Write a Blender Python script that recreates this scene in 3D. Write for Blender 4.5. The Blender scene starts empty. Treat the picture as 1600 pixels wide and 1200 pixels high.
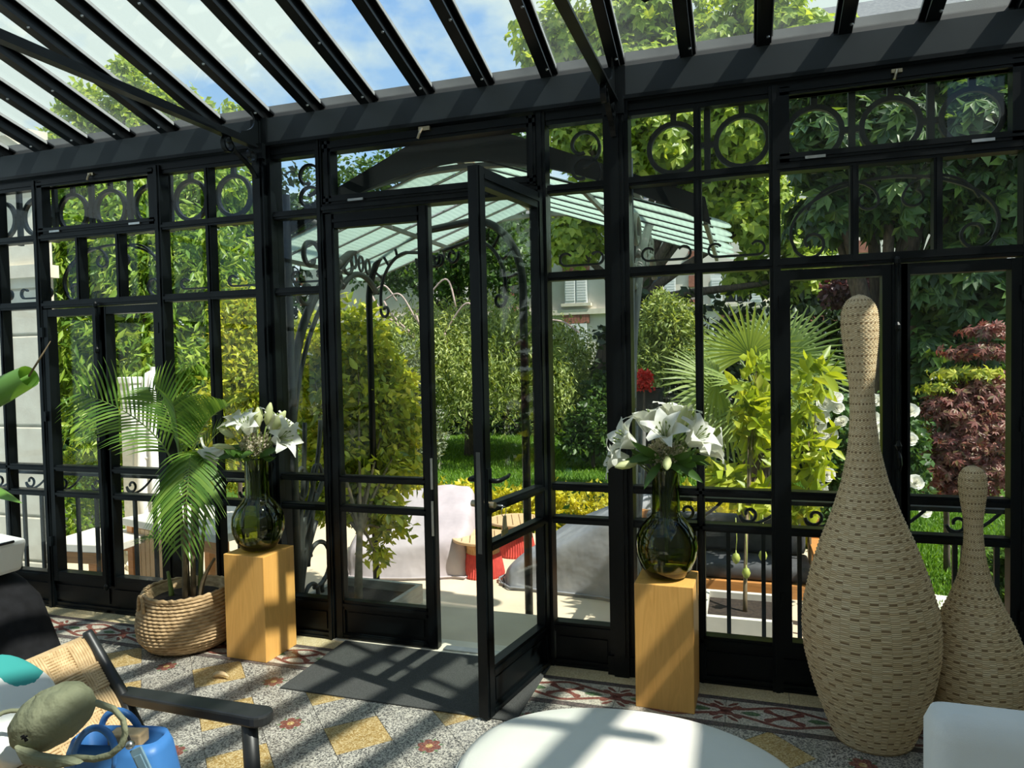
import bpy, math, random
import numpy as np
from mathutils import Vector, Matrix, Euler
random.seed(7)
PI = math.pi
S = bpy.context.scene
COL = S.collection

# ------------------------------------------------------------------ camera, sky, sun, exposure
F_PX, YAW, PITCH, ROLL, DIST, EYE = 1121.74, 0.31523, -0.03512, -0.01985, 3.3706, 1.5
FW = np.array([-math.sin(YAW)*math.cos(PITCH), math.cos(YAW)*math.cos(PITCH), math.sin(PITCH)])
RT0 = np.array([math.cos(YAW), math.sin(YAW), 0.0]); UP0 = np.cross(RT0, FW)
RT = math.cos(ROLL)*RT0 + math.sin(ROLL)*UP0
UP = -math.sin(ROLL)*RT0 + math.cos(ROLL)*UP0
CAM = np.array([0, -DIST, EYE])
cam = bpy.data.cameras.new('camera'); cam.sensor_width = 36; cam.lens = F_PX/1600*36
cam.clip_start = 0.05; cam.clip_end = 400
co = bpy.data.objects.new('camera', cam); COL.objects.link(co)
M3 = Matrix((RT, UP, -FW)).transposed()
co.matrix_world = Matrix.Translation(CAM) @ M3.to_4x4()
S.camera = co

w = bpy.data.worlds.new('sky'); S.world = w; w.use_nodes = True
nt = w.node_tree; nt.nodes.clear()
def N(t, typ, **kw):
    n = t.nodes.new(typ)
    for k, v in kw.items():
        if k in n.inputs: n.inputs[k].default_value = v
        else: setattr(n, k, v)
    return n
def LK(t, a, b): t.links.new(a, b)
tc = N(nt, 'ShaderNodeTexCoord')
mp = N(nt, 'ShaderNodeMapping'); mp.inputs['Scale'].default_value = (1.6, 1.6, 3.0); mp.inputs['Location'].default_value = (8.2, 1.1, 0.2)
LK(nt, tc.outputs['Generated'], mp.inputs['Vector'])
no = N(nt, 'ShaderNodeTexNoise'); no.inputs['Scale'].default_value = 2.1; no.inputs['Detail'].default_value = 7; no.inputs['Roughness'].default_value = .55
LK(nt, mp.outputs[0], no.inputs['Vector'])
cr = N(nt, 'ShaderNodeValToRGB'); cr.color_ramp.elements[0].position = .43; cr.color_ramp.elements[1].position = .56
LK(nt, no.outputs['Fac'], cr.inputs[0])
sx = N(nt, 'ShaderNodeSeparateXYZ'); LK(nt, tc.outputs['Generated'], sx.inputs[0])
cb = N(nt, 'ShaderNodeValToRGB')
cb.color_ramp.elements[0].position = 0.0; cb.color_ramp.elements[0].color = (.235, .36, .455, 1)
cb.color_ramp.elements[1].position = .75; cb.color_ramp.elements[1].color = (.05, .145, .37, 1)
LK(nt, sx.outputs['Z'], cb.inputs[0])
mx = N(nt, 'ShaderNodeMixRGB'); mx.inputs['Color2'].default_value = (.365, .41, .39, 1)
LK(nt, cr.outputs[0], mx.inputs['Fac']); LK(nt, cb.outputs[0], mx.inputs['Color1'])
bg = N(nt, 'ShaderNodeBackground'); bg.inputs['Strength'].default_value = 1.42
LK(nt, mx.outputs[0], bg.inputs['Color'])
wo = N(nt, 'ShaderNodeOutputWorld'); LK(nt, bg.outputs[0], wo.inputs['Surface'])

SUN_DIR = Vector((-.705, .20, -1.0)).normalized()
sl = bpy.data.lights.new('sun', 'SUN'); sl.energy = 4.3; sl.angle = math.radians(.7); sl.color = (1, .955, .87)
so = bpy.data.objects.new('sun', sl); COL.objects.link(so)
so.rotation_euler = SUN_DIR.to_track_quat('-Z', 'Y').to_euler()

S.view_settings.view_transform = 'Standard'; S.view_settings.look = 'None'
S.view_settings.gamma = 1; S.view_settings.use_curve_mapping = False
S.view_settings.exposure = 0.78
S.cycles.transparent_max_bounces = 24

# ------------------------------------------------------------------ helpers
def ray(x, y): return (x-800)/F_PX*RT - (y-600)/F_PX*UP + FW
def at(x, y, Y):
    d = ray(x, y); s = (Y+DIST)/d[1]; return CAM + s*d
def fl(x, y, Z=0.0):
    d = ray(x, y); s = (Z-EYE)/d[2]; return CAM + s*d

def tag(o, label=None, cat=None, group=None, kind=None):
    if label: o['label'] = label
    if cat: o['category'] = cat
    if group: o['group'] = group
    if kind: o['kind'] = kind
    return o
def empty(name, loc=(0, 0, 0), rz=0, label=None, cat=None, group=None, kind=None, parent=None):
    o = bpy.data.objects.new(name, None); COL.objects.link(o)
    o.empty_display_size = .05
    o.location = [float(v) for v in loc]; o.rotation_euler = (0, 0, rz)
    if parent: o.parent = parent
    return tag(o, label, cat, group, kind)
def link(name, me, parent=None, loc=None, rot=None):
    o = bpy.data.objects.new(name, me); COL.objects.link(o)
    if parent: o.parent = parent
    if loc is not None: o.location = [float(v) for v in loc]
    if rot is not None: o.rotation_euler = rot
    return o
def copy_tree(o, parent=None):
    c = o.copy(); COL.objects.link(c); c.parent = parent
    for ch in list(o.children): copy_tree(ch, c)
    return c

class MB:
    def __init__(s): s.v = []; s.f = []; s.mi = []; s.m = 0; s.uv = None
    def add(s, vs, fs):
        k = len(s.v); s.v += [tuple(float(c) for c in v) for v in vs]
        s.f += [tuple(i+k for i in f) for f in fs]; s.mi += [s.m]*len(fs); return s
    def box(s, c, d, M=None):
        x, y, z = [a/2 for a in d]
        vs = [Vector((sx*x, sy*y, sz*z)) for sx in (-1, 1) for sy in (-1, 1) for sz in (-1, 1)]
        if M is not None: vs = [M @ v for v in vs]
        return s.add([v+Vector(c) for v in vs], [(0,1,3,2),(4,6,7,5),(0,4,5,1),(2,3,7,6),(0,2,6,4),(1,5,7,3)])
    def bb(s, x0, x1, y0, y1, z0, z1): return s.box(((x0+x1)/2, (y0+y1)/2, (z0+z1)/2), (abs(x1-x0), abs(y1-y0), abs(z1-z0)))
    def tube(s, P, r, n=6, closed=False, caps=True, sq=None, ref=None):
        P = [Vector([float(c) for c in p]) for p in P]; L = len(P)
        rr = r if isinstance(r, (list, tuple)) else [r]*L
        T = []
        for i in range(L):
            a = P[(i-1) % L] if (closed or i) else P[0]; b = P[(i+1) % L] if (closed or i < L-1) else P[-1]
            t = (b-a); T.append(t.normalized() if t.length > 1e-9 else Vector((0, 0, 1)))
        u = Vector(ref) if ref else (Vector((0, 0, 1)) if abs(T[0].z) < .9 else Vector((1, 0, 0)))
        vs = []
        for i in range(L):
            u = u - T[i]*u.dot(T[i])
            if u.length < 1e-6: u = T[i].orthogonal()
            u.normalize(); v = T[i].cross(u)
            if sq:   # rectangular section (half sizes along u and v)
                for a, b in ((1,1),(-1,1),(-1,-1),(1,-1)): vs.append(P[i]+u*a*sq[0]+v*b*sq[1])
            else:
                for k in range(n):
                    a = 2*PI*k/n; vs.append(P[i]+(u*math.cos(a)+v*math.sin(a))*rr[i])
        if sq: n = 4
        fs = []
        for i in range(L if closed else L-1):
            j = (i+1) % L
            for k in range(n):
                q = (k+1) % n; fs.append((i*n+k, i*n+q, j*n+q, j*n+k))
        if caps and not closed: fs += [tuple(range(n-1, -1, -1)), tuple((L-1)*n+k for k in range(n))]
        return s.add(vs, fs)
    def lathe(s, prof, n=32, c=(0, 0, 0), capb=True, capt=True, sx=1, sy=1):
        vs = []
        for r, z in prof:
            for k in range(n):
                a = 2*PI*k/n; vs.append((c[0]+r*math.cos(a)*sx, c[1]+r*math.sin(a)*sy, c[2]+z))
        fs = [(i*n+k, i*n+(k+1) % n, (i+1)*n+(k+1) % n, (i+1)*n+k) for i in range(len(prof)-1) for k in range(n)]
        if capb: fs.append(tuple(range(n-1, -1, -1)))
        if capt: fs.append(tuple((len(prof)-1)*n+k for k in range(n)))
        return s.add(vs, fs)
    def loft(s, rings, capb=True, capt=True):
        n = len(rings[0]); vs = [p for r in rings for p in r]
        fs = [(i*n+k, i*n+(k+1) % n, (i+1)*n+(k+1) % n, (i+1)*n+k) for i in range(len(rings)-1) for k in range(n)]
        if capb: fs.append(tuple(range(n-1, -1, -1)))
        if capt: fs.append(tuple((len(rings)-1)*n+k for k in range(n)))
        return s.add(vs, fs)
    def grid(s, fn, nu, nv):
        vs = [fn(i/nu, j/nv) for j in range(nv+1) for i in range(nu+1)]
        fs = [(j*(nu+1)+i, j*(nu+1)+i+1, (j+1)*(nu+1)+i+1, (j+1)*(nu+1)+i) for j in range(nv) for i in range(nu)]
        return s.add(vs, fs)
    def prism(s, poly, axis, a, b):   # polygon in the other two axes, extruded from a to b
        def p3(u, v, t): return {'x': (t, u, v), 'y': (u, t, v), 'z': (u, v, t)}[axis]
        n = len(poly); vs = [p3(u, v, a) for u, v in poly]+[p3(u, v, b) for u, v in poly]
        fs = [(k, (k+1) % n, n+(k+1) % n, n+k) for k in range(n)]+[tuple(range(n-1, -1, -1)), tuple(range(n, 2*n))]
        return s.add(vs, fs)
    def mesh(s, name, mats, smooth=False):
        me = bpy.data.meshes.new(name); me.from_pydata(s.v, [], s.f)
        if not isinstance(mats, (list, tuple)): mats = [mats]
        for m in mats: me.materials.append(m)
        if len(mats) > 1: me.polygons.foreach_set('material_index', s.mi)
        if smooth: me.polygons.foreach_set('use_smooth', [True]*len(me.polygons))
        me.update(); return me
    def build(s, name, mats, parent=None, smooth=False, label=None, loc=None, rot=None, bevel=0, sub=0):
        o = link(name, s.mesh(name, mats, smooth), parent, loc, rot)
        if bevel:
            b = o.modifiers.new('bevel', 'BEVEL'); b.width = bevel; b.segments = 2; b.limit_method = 'ANGLE'
        if sub:
            b = o.modifiers.new('sub', 'SUBSURF'); b.levels = sub; b.render_levels = sub
        if label: o['label'] = label
        return o

def arc(cx, cz, r, a0, a1, n=16, rz=None):
    return [(cx+r*math.cos(a0+(a1-a0)*i/n), cz+(rz or r)*math.sin(a0+(a1-a0)*i/n)) for i in range(n+1)]
def spiral(cx, cz, r0, r1, a0, a1, n=22):
    return [(cx+(r0+(r1-r0)*i/n)*math.cos(a0+(a1-a0)*i/n), cz+(r0+(r1-r0)*i/n)*math.sin(a0+(a1-a0)*i/n)) for i in range(n+1)]
def bez(p0, p1, p2, p3, n=14):
    p0, p1, p2, p3 = map(np.array, (p0, p1, p2, p3))
    return [tuple((1-t)**3*p0+3*(1-t)**2*t*p1+3*(1-t)*t*t*p2+t**3*p3) for t in [i/n for i in range(n+1)]]
def onY(pts, Y): return [(x, Y, z) for x, z in pts]
def onX(pts, X): return [(X, y, z) for y, z in pts]

# ------------------------------------------------------------------ materials
def new_mat(name):
    m = bpy.data.materials.new(name); m.use_nodes = True; t = m.node_tree
    return m, t, t.nodes['Principled BSDF'], t.nodes['Material Output']
def ramp(t, pos_cols, interp='LINEAR'):
    r = t.nodes.new('ShaderNodeValToRGB'); e = r.color_ramp.elements; r.color_ramp.interpolation = interp
    while len(e) < len(pos_cols): e.new(.5)
    for el, (p, c) in zip(e, pos_cols): el.position = p; el.color = (*c, 1)
    return r
def mat(name, c1, c2=None, rough=.5, scale=30, metal=0, bump=0, stretch=(1, 1, 1), detail=4, bscale=None, bdist=.004, spec=None, coord='Object', lo=.35, hi=.65):
    m, t, b, o = new_mat(name)
    b.inputs['Roughness'].default_value = rough; b.inputs['Metallic'].default_value = metal
    if spec is not None: b.inputs['Specular IOR Level'].default_value = spec
    if c2 is None: c2 = tuple(v*.85 for v in c1)
    tc = N(t, 'ShaderNodeTexCoord'); mp = N(t, 'ShaderNodeMapping'); mp.inputs['Scale'].default_value = stretch
    LK(t, tc.outputs[coord], mp.inputs[0])
    n = N(t, 'ShaderNodeTexNoise'); n.inputs['Scale'].default_value = scale; n.inputs['Detail'].default_value = detail
    LK(t, mp.outputs[0], n.inputs['Vector'])
    r = ramp(t, [(lo, c2), (hi, c1)]); LK(t, n.outputs['Fac'], r.inputs[0]); LK(t, r.outputs[0], b.inputs['Base Color'])
    if bump:
        n2 = n
        if bscale:
            n2 = N(t, 'ShaderNodeTexNoise'); n2.inputs['Scale'].default_value = bscale; n2.inputs['Detail'].default_value = 3; LK(t, mp.outputs[0], n2.inputs['Vector'])
        bp = N(t, 'ShaderNodeBump'); bp.inputs['Strength'].default_value = bump; bp.inputs['Distance'].default_value = bdist
        LK(t, n2.outputs['Fac'], bp.inputs['Height']); LK(t, bp.outputs[0], b.inputs['Normal'])
    return m
def leaf_mat(name, cols, trans=.4, rough=.42, tcol=None, spec=.5):
    m, t, b, o = new_mat(name)
    g = N(t, 'ShaderNodeNewGeometry')
    k = len(cols); r = ramp(t, [(i/max(1, k-1), c) for i, c in enumerate(cols)])
    LK(t, g.outputs['Random Per Island'], r.inputs[0]); LK(t, r.outputs[0], b.inputs['Base Color'])
    b.inputs['Roughness'].default_value = rough; b.inputs['Specular IOR Level'].default_value = spec
    tr = N(t, 'ShaderNodeBsdfTranslucent')
    mu = N(t, 'ShaderNodeMixRGB', blend_type='MULTIPLY'); mu.inputs['Fac'].default_value = 1; mu.inputs['Color2'].default_value = (*(tcol or (1.5, 1.35, .5)), 1)
    LK(t, r.outputs[0], mu.inputs['Color1']); LK(t, mu.outputs[0], tr.inputs['Color'])
    mx = N(t, 'ShaderNodeMixShader'); mx.inputs[0].default_value = trans
    LK(t, b.outputs[0], mx.inputs[1]); LK(t, tr.outputs[0], mx.inputs[2]); LK(t, mx.outputs[0], o.inputs['Surface'])
    return m
def pane_mat(name, tint, refl=1.0, rough=0.0, dirt=0.0):
    m, t, b, o = new_mat(name); t.nodes.remove(b)
    tr = N(t, 'ShaderNodeBsdfTransparent'); tr.inputs['Color'].default_value = (*tint, 1)
    gl = N(t, 'ShaderNodeBsdfGlossy'); gl.inputs['Roughness'].default_value = rough
    ge = N(t, 'ShaderNodeNewGeometry'); io = N(t, 'ShaderNodeMath', operation='MULTIPLY_ADD'); io.inputs[1].default_value = 1/1.45-1.45; io.inputs[2].default_value = 1.45
    LK(t, ge.outputs['Backfacing'], io.inputs[0])          # same index of refraction seen from either side of a thin pane
    fr = N(t, 'ShaderNodeFresnel'); LK(t, io.outputs[0], fr.inputs['IOR'])
    ml = N(t, 'ShaderNodeMath', operation='MULTIPLY'); ml.inputs[1].default_value = refl; LK(t, fr.outputs[0], ml.inputs[0])
    mx = N(t, 'ShaderNodeMixShader'); LK(t, ml.outputs[0], mx.inputs[0]); LK(t, tr.outputs[0], mx.inputs[1]); LK(t, gl.outputs[0], mx.inputs[2])
    last = mx
    if dirt:
        df = N(t, 'ShaderNodeBsdfDiffuse'); df.inputs['Color'].default_value = (.75, .8, .76, 1)
        tl = N(t, 'ShaderNodeBsdfTranslucent'); tl.inputs['Color'].default_value = (.75, .8, .76, 1)
        ad = N(t, 'ShaderNodeMixShader'); ad.inputs[0].default_value = .5; LK(t, df.outputs[0], ad.inputs[1]); LK(t, tl.outputs[0], ad.inputs[2])
        tc = N(t, 'ShaderNodeTexCoord'); n = N(t, 'ShaderNodeTexNoise'); n.inputs['Scale'].default_value = 3.5; n.inputs['Detail'].default_value = 6
        LK(t, tc.outputs['Object'], n.inputs['Vector'])
        r = ramp(t, [(.4, (dirt*.35,)*3), (.75, (dirt,)*3)]); LK(t, n.outputs['Fac'], r.inputs[0])
        m2 = N(t, 'ShaderNodeMixShader'); LK(t, r.outputs[0], m2.inputs[0]); LK(t, mx.outputs[0], m2.inputs[1]); LK(t, ad.outputs[0], m2.inputs[2]); last = m2
    LK(t, last.outputs[0], o.inputs['Surface'])
    return m
def terrazzo(name, chips, scale=120, rough=.35, wear=True):
    m, t, b, o = new_mat(name)
    g = N(t, 'ShaderNodeNewGeometry')
    v = N(t, 'ShaderNodeTexVoronoi'); v.inputs['Scale'].default_value = scale; LK(t, g.outputs['Position'], v.inputs['Vector'])
    s = N(t, 'ShaderNodeSeparateColor'); LK(t, v.outputs['Color'], s.inputs[0])
    k = len(chips); r = ramp(t, [(i/k, c) for i, c in enumerate(chips)], 'CONSTANT'); LK(t, s.outputs[0], r.inputs[0])
    n = N(t, 'ShaderNodeTexNoise'); n.inputs['Scale'].default_value = 4; LK(t, g.outputs['Position'], n.inputs['Vector'])
    mu = N(t, 'ShaderNodeMixRGB', blend_type='MULTIPLY'); mu.inputs['Fac'].default_value = .6 if wear else 0
    r2 = ramp(t, [(.3, (.78, .76, .72)), (.6, (1, 1, 1))]); LK(t, n.outputs['Fac'], r2.inputs[0])
    LK(t, r.outputs[0], mu.inputs['Color1']); LK(t, r2.outputs[0], mu.inputs['Color2']); LK(t, mu.outputs[0], b.inputs['Base Color'])
    b.inputs['Roughness'].default_value = rough
    return m
def wood(name, c1, c2, scale=14, stretch=(6, 6, .45), rough=.45, bump=.1):
    m, t, b, o = new_mat(name)
    tc = N(t, 'ShaderNodeTexCoord'); mp = N(t, 'ShaderNodeMapping'); mp.inputs['Scale'].default_value = stretch; LK(t, tc.outputs['Object'], mp.inputs[0])
    n = N(t, 'ShaderNodeTexNoise'); n.inputs['Scale'].default_value = scale*.28; n.inputs['Detail'].default_value = 6; n.inputs['Distortion'].default_value = 1.6
    LK(t, mp.outputs[0], n.inputs['Vector'])
    r = ramp(t, [(.25, c2), (.5, c1), (.62, tuple(a*.6+b_*.4 for a, b_ in zip(c1, c2))), (.75, c1)]); LK(t, n.outputs['Fac'], r.inputs[0]); LK(t, r.outputs[0], b.inputs['Base Color'])
    b.inputs['Roughness'].default_value = rough
    bp = N(t, 'ShaderNodeBump'); bp.inputs['Strength'].default_value = bump; bp.inputs['Distance'].default_value = .002; LK(t, n.outputs['Fac'], bp.inputs['Height']); LK(t, bp.outputs[0], b.inputs['Normal'])
    return m

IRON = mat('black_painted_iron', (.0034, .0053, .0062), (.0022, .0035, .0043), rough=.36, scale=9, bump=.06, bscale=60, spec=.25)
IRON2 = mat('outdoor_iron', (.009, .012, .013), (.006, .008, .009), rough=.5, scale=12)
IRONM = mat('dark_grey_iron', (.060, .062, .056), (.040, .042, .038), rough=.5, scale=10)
PALEM = mat('pale_seal_highlight', (.42, .43, .42), rough=.5)
IRONG = mat('grey_and_sunlit_iron', (.20, .20, .185), (.15, .15, .14), rough=.5, scale=10)
BEAM = mat('beam_paint', (.017, .0235, .027), (.013, .019, .022), rough=.5, scale=6)
SILL = mat('dusty_grey_paint', (.042, .041, .039), (.030, .030, .029), rough=.65, scale=10)
CHROME = mat('dull_chrome', (.55, .55, .53), rough=.3, metal=1)
GLASS = pane_mat('clear_window_glass', (.955, .975, .96), .55)
ROOFG = pane_mat('dusty_roof_glass', (.945, .975, .965), .8, .02, .085)
RIBG = None
TERR = terrazzo('grey_terrazzo', [(.075, .072, .07), (.38, .355, .31), (.15, .145, .135), (.50, .47, .41), (.27, .255, .23), (.56, .53, .46)], 190)
TERY = terrazzo('yellow_terrazzo', [(.38, .25, .085), (.52, .39, .19), (.30, .19, .06), (.60, .48, .27), (.42, .29, .12)], 190)
MOSW = terrazzo('cream_mosaic', [(.52, .48, .39), (.34, .32, .27), (.60, .56, .47)], 170)
MOSD = terrazzo('dark_mosaic', [(.10, .085, .08), (.17, .13, .12), (.07, .06, .06)], 170)
MOSR = terrazzo('red_mosaic', [(.20, .065, .05), (.26, .11, .08), (.15, .05, .04)], 170)
MOSG = terrazzo('green_mosaic', [(.10, .17, .08), (.16, .24, .11), (.08, .13, .07)], 170)
STONEY = terrazzo('yellow_stone_edge', [(.66, .54, .30), (.75, .65, .43), (.58, .47, .27)], 200)
MAT_ = mat('charcoal_doormat', (.10, .102, .097), (.045, .047, .046), rough=.95, scale=420, bump=.6, spec=.1, detail=2)
OAK = wood('oak', (.86, .46, .125), (.68, .33, .075))
TEAK = wood('teak', (.62, .28, .085), (.42, .17, .05), stretch=(.6, 6, 6))
PALEWOOD = wood('pale_slat_wood', (.66, .46, .25), (.52, .34, .17), stretch=(6, .6, 6))
OLDWOOD = wood('brown_weathered_wood', (.34, .22, .13), (.24, .15, .09), stretch=(6, 6, .5))
STONE = mat('pale_limestone', (.80, .74, .60), (.70, .63, .50), rough=.85, scale=7, bump=.25, bscale=50)
PLASTER = mat('cream_render', (.74, .70, .62), (.66, .62, .54), rough=.9, scale=2)
TERRACE = mat('sand_paving', (.70, .595, .425), (.60, .50, .36), rough=.85, scale=2.2, bump=.15, bscale=40)
CONC = mat('pale_concrete', (.72, .68, .60), (.60, .57, .50), rough=.8, scale=6)
PLANTER = mat('weathered_grey_planter', (.48, .45, .39), (.38, .35, .30), rough=.85, scale=8, stretch=(1, 1, 6))
SOIL = mat('dark_soil', (.045, .030, .020), (.018, .012, .009), rough=1, scale=60, bump=.8)
WHITE = mat('white_shutter_paint', (.80, .81, .80), (.72, .73, .72), rough=.6)
BRICK = mat('red_brick', (.38, .15, .10), (.26, .10, .07), rough=.9, scale=12)
ROOFT = mat('grey_slate', (.20, .20, .20), (.13, .13, .14), rough=.8, scale=10)
DARKGLASS = mat('dark_window_glass', (.015, .018, .02), rough=.08)
BARK = mat('tree_bark', (.13, .10, .075), (.06, .045, .035), rough=.95, scale=14, stretch=(3, 3, .6), bump=.7)
BARKP = mat('pinkish_bare_twig', (.52, .40, .36), (.40, .30, .26), rough=.8)
CLOTHL = mat('mauve_grey_cover', (.46, .41, .42), (.39, .35, .36), rough=.75, scale=5, bump=.55, bscale=3.2, bdist=.05)
CLOTHG = mat('blue_grey_cover', (.30, .31, .33), (.21, .22, .24), rough=.7, scale=4, bump=.55, bscale=3.2, bdist=.05)
CUSHG = mat('dark_grey_cushion', (.075, .078, .085), (.05, .052, .058), rough=.8, scale=20)
PARAS = mat('white_parasol_cloth', (.90, .89, .86), (.80, .79, .76), rough=.8, scale=6, bump=.2)
REDROPE = mat('red_rope', (.62, .075, .055), (.48, .05, .04), rough=.7, scale=20)
TANROPE = mat('tan_rope', (.66, .40, .17), (.52, .30, .12), rough=.7, scale=20)
LINEN = mat('white_linen', (.80, .80, .76), (.74, .74, .70), rough=.85, scale=3, bump=.15, bscale=500, spec=.2)
LEATHERW = mat('ivory_leather', (.70, .70, .63), (.64, .64, .58), rough=.55, scale=4, bump=.08, bscale=140)
PIPING = mat('black_piping', (.02, .02, .02), rough=.7)
BLACKC = mat('black_cloth', (.012, .012, .014), (.007, .007, .008), rough=.9, scale=20, bump=.3, spec=.2)
BLACKW = mat('black_stained_wood', (.020, .021, .022), (.013, .014, .014), rough=.42, scale=20)
JUTE = mat('woven_jute', (.60, .42, .235), (.36, .235, .115), rough=.9, scale=26, stretch=(1, 1, 2.5), bump=.5, bscale=90)
CORD = mat('paper_cord', (.66, .47, .26), (.50, .34, .17), rough=.8, scale=40, stretch=(1, 1, 1))
OLIVE = mat('olive_cotton', (.245, .255, .165), (.155, .165, .10), rough=.9, scale=5, bump=.9, bscale=26, bdist=.012, spec=.15)
BLUE = mat('blue_leather', (.055, .20, .50), (.042, .165, .43), rough=.45, scale=6, bump=.06, bscale=120)
SLATEB = mat('grey_blue_leather_tag', (.20, .32, .40), (.15, .25, .32), rough=.4)
PRINT = None
VASE = None

def ribbed():
    m, t, b, o = new_mat('ribbed_glass')
    t.nodes.remove(b)
    tr = N(t, 'ShaderNodeBsdfTransparent'); tr.inputs['Color'].default_value = (.70, .80, .74, 1)
    tl = N(t, 'ShaderNodeBsdfTranslucent'); tl.inputs['Color'].default_value = (.60, .70, .63, 1)
    gl = N(t, 'ShaderNodeBsdfGlossy'); gl.inputs['Roughness'].default_value = .25; gl.inputs['Color'].default_value = (.8, .9, .85, 1)
    tc = N(t, 'ShaderNodeTexCoord'); wv = N(t, 'ShaderNodeTexWave', bands_direction='Y'); wv.inputs['Scale'].default_value = 14
    LK(t, tc.outputs['Object'], wv.inputs['Vector'])
    wx = N(t, 'ShaderNodeTexWave', bands_direction='X'); wx.inputs['Scale'].default_value = 10; LK(t, tc.outputs['Object'], wx.inputs['Vector'])
    ad = N(t, 'ShaderNodeMath', operation='MULTIPLY'); LK(t, wv.outputs['Fac'], ad.inputs[0]); LK(t, wx.outputs['Fac'], ad.inputs[1])
    r = ramp(t, [(.0, (.66,)*3), (.8, (.95,)*3)]); LK(t, ad.outputs[0], r.inputs[0])
    m1 = N(t, 'ShaderNodeMixShader'); LK(t, r.outputs[0], m1.inputs[0]); LK(t, tr.outputs[0], m1.inputs[1]); LK(t, tl.outputs[0], m1.inputs[2])
    m2 = N(t, 'ShaderNodeMixShader'); m2.inputs[0].default_value = .12; LK(t, m1.outputs[0], m2.inputs[1]); LK(t, gl.outputs[0], m2.inputs[2])
    LK(t, m2.outputs[0], o.inputs['Surface']); return m
RIBG = ribbed()
def vase_mat():
    m, t, b, o = new_mat('olive_green_glass')
    b.inputs['Base Color'].default_value = (.33, .38, .07, 1); b.inputs['Roughness'].default_value = .02
    b.inputs['Transmission Weight'].default_value = 1; b.inputs['IOR'].default_value = 1.48
    return m
VASE = vase_mat()
def print_mat(c=None, R=.05):   # white cotton with large teal leaf blotches
    m, t, b, o = new_mat('white_cotton_teal_leaf_print')
    tc = N(t, 'ShaderNodeTexCoord'); v = N(t, 'ShaderNodeTexVoronoi'); v.inputs['Scale'].default_value = 5.2
    mp = N(t, 'ShaderNodeMapping'); mp.inputs['Scale'].default_value = (1, 1.7, 1); mp.inputs['Rotation'].default_value = (0.2, .4, .6); LK(t, tc.outputs['Object'], mp.inputs[0]); LK(t, mp.outputs[0], v.inputs['Vector'])
    r = ramp(t, [(.0, (.03, .33, .31)), (.27, (.05, .42, .38)), (.30, (.78, .80, .76)), (1, (.83, .83, .79))]); LK(t, v.outputs['Distance'], r.inputs[0])
    src = r.outputs[0]
    if c is not None:      # one more printed leaf at a given spot of the cloth
        d = N(t, 'ShaderNodeVectorMath', operation='DISTANCE'); d.inputs[1].default_value = c; LK(t, tc.outputs['Object'], d.inputs[0])
        nz = N(t, 'ShaderNodeTexNoise'); nz.inputs['Scale'].default_value = 30; LK(t, tc.outputs['Object'], nz.inputs['Vector'])
        ma = N(t, 'ShaderNodeMath', operation='MULTIPLY_ADD'); ma.inputs[1].default_value = .03; LK(t, nz.outputs['Fac'], ma.inputs[0]); LK(t, d.outputs['Value'], ma.inputs[2])
        ls = N(t, 'ShaderNodeMath', operation='LESS_THAN'); ls.inputs[1].default_value = R; LK(t, ma.outputs[0], ls.inputs[0])
        mx = N(t, 'ShaderNodeMixRGB'); mx.inputs['Color2'].default_value = (.035, .30, .28, 1); LK(t, ls.outputs[0], mx.inputs['Fac']); LK(t, src, mx.inputs['Color1']); src = mx.outputs[0]
    LK(t, src, b.inputs['Base Color']); b.inputs['Roughness'].default_value = .85; return m
PRINT = print_mat()
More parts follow.
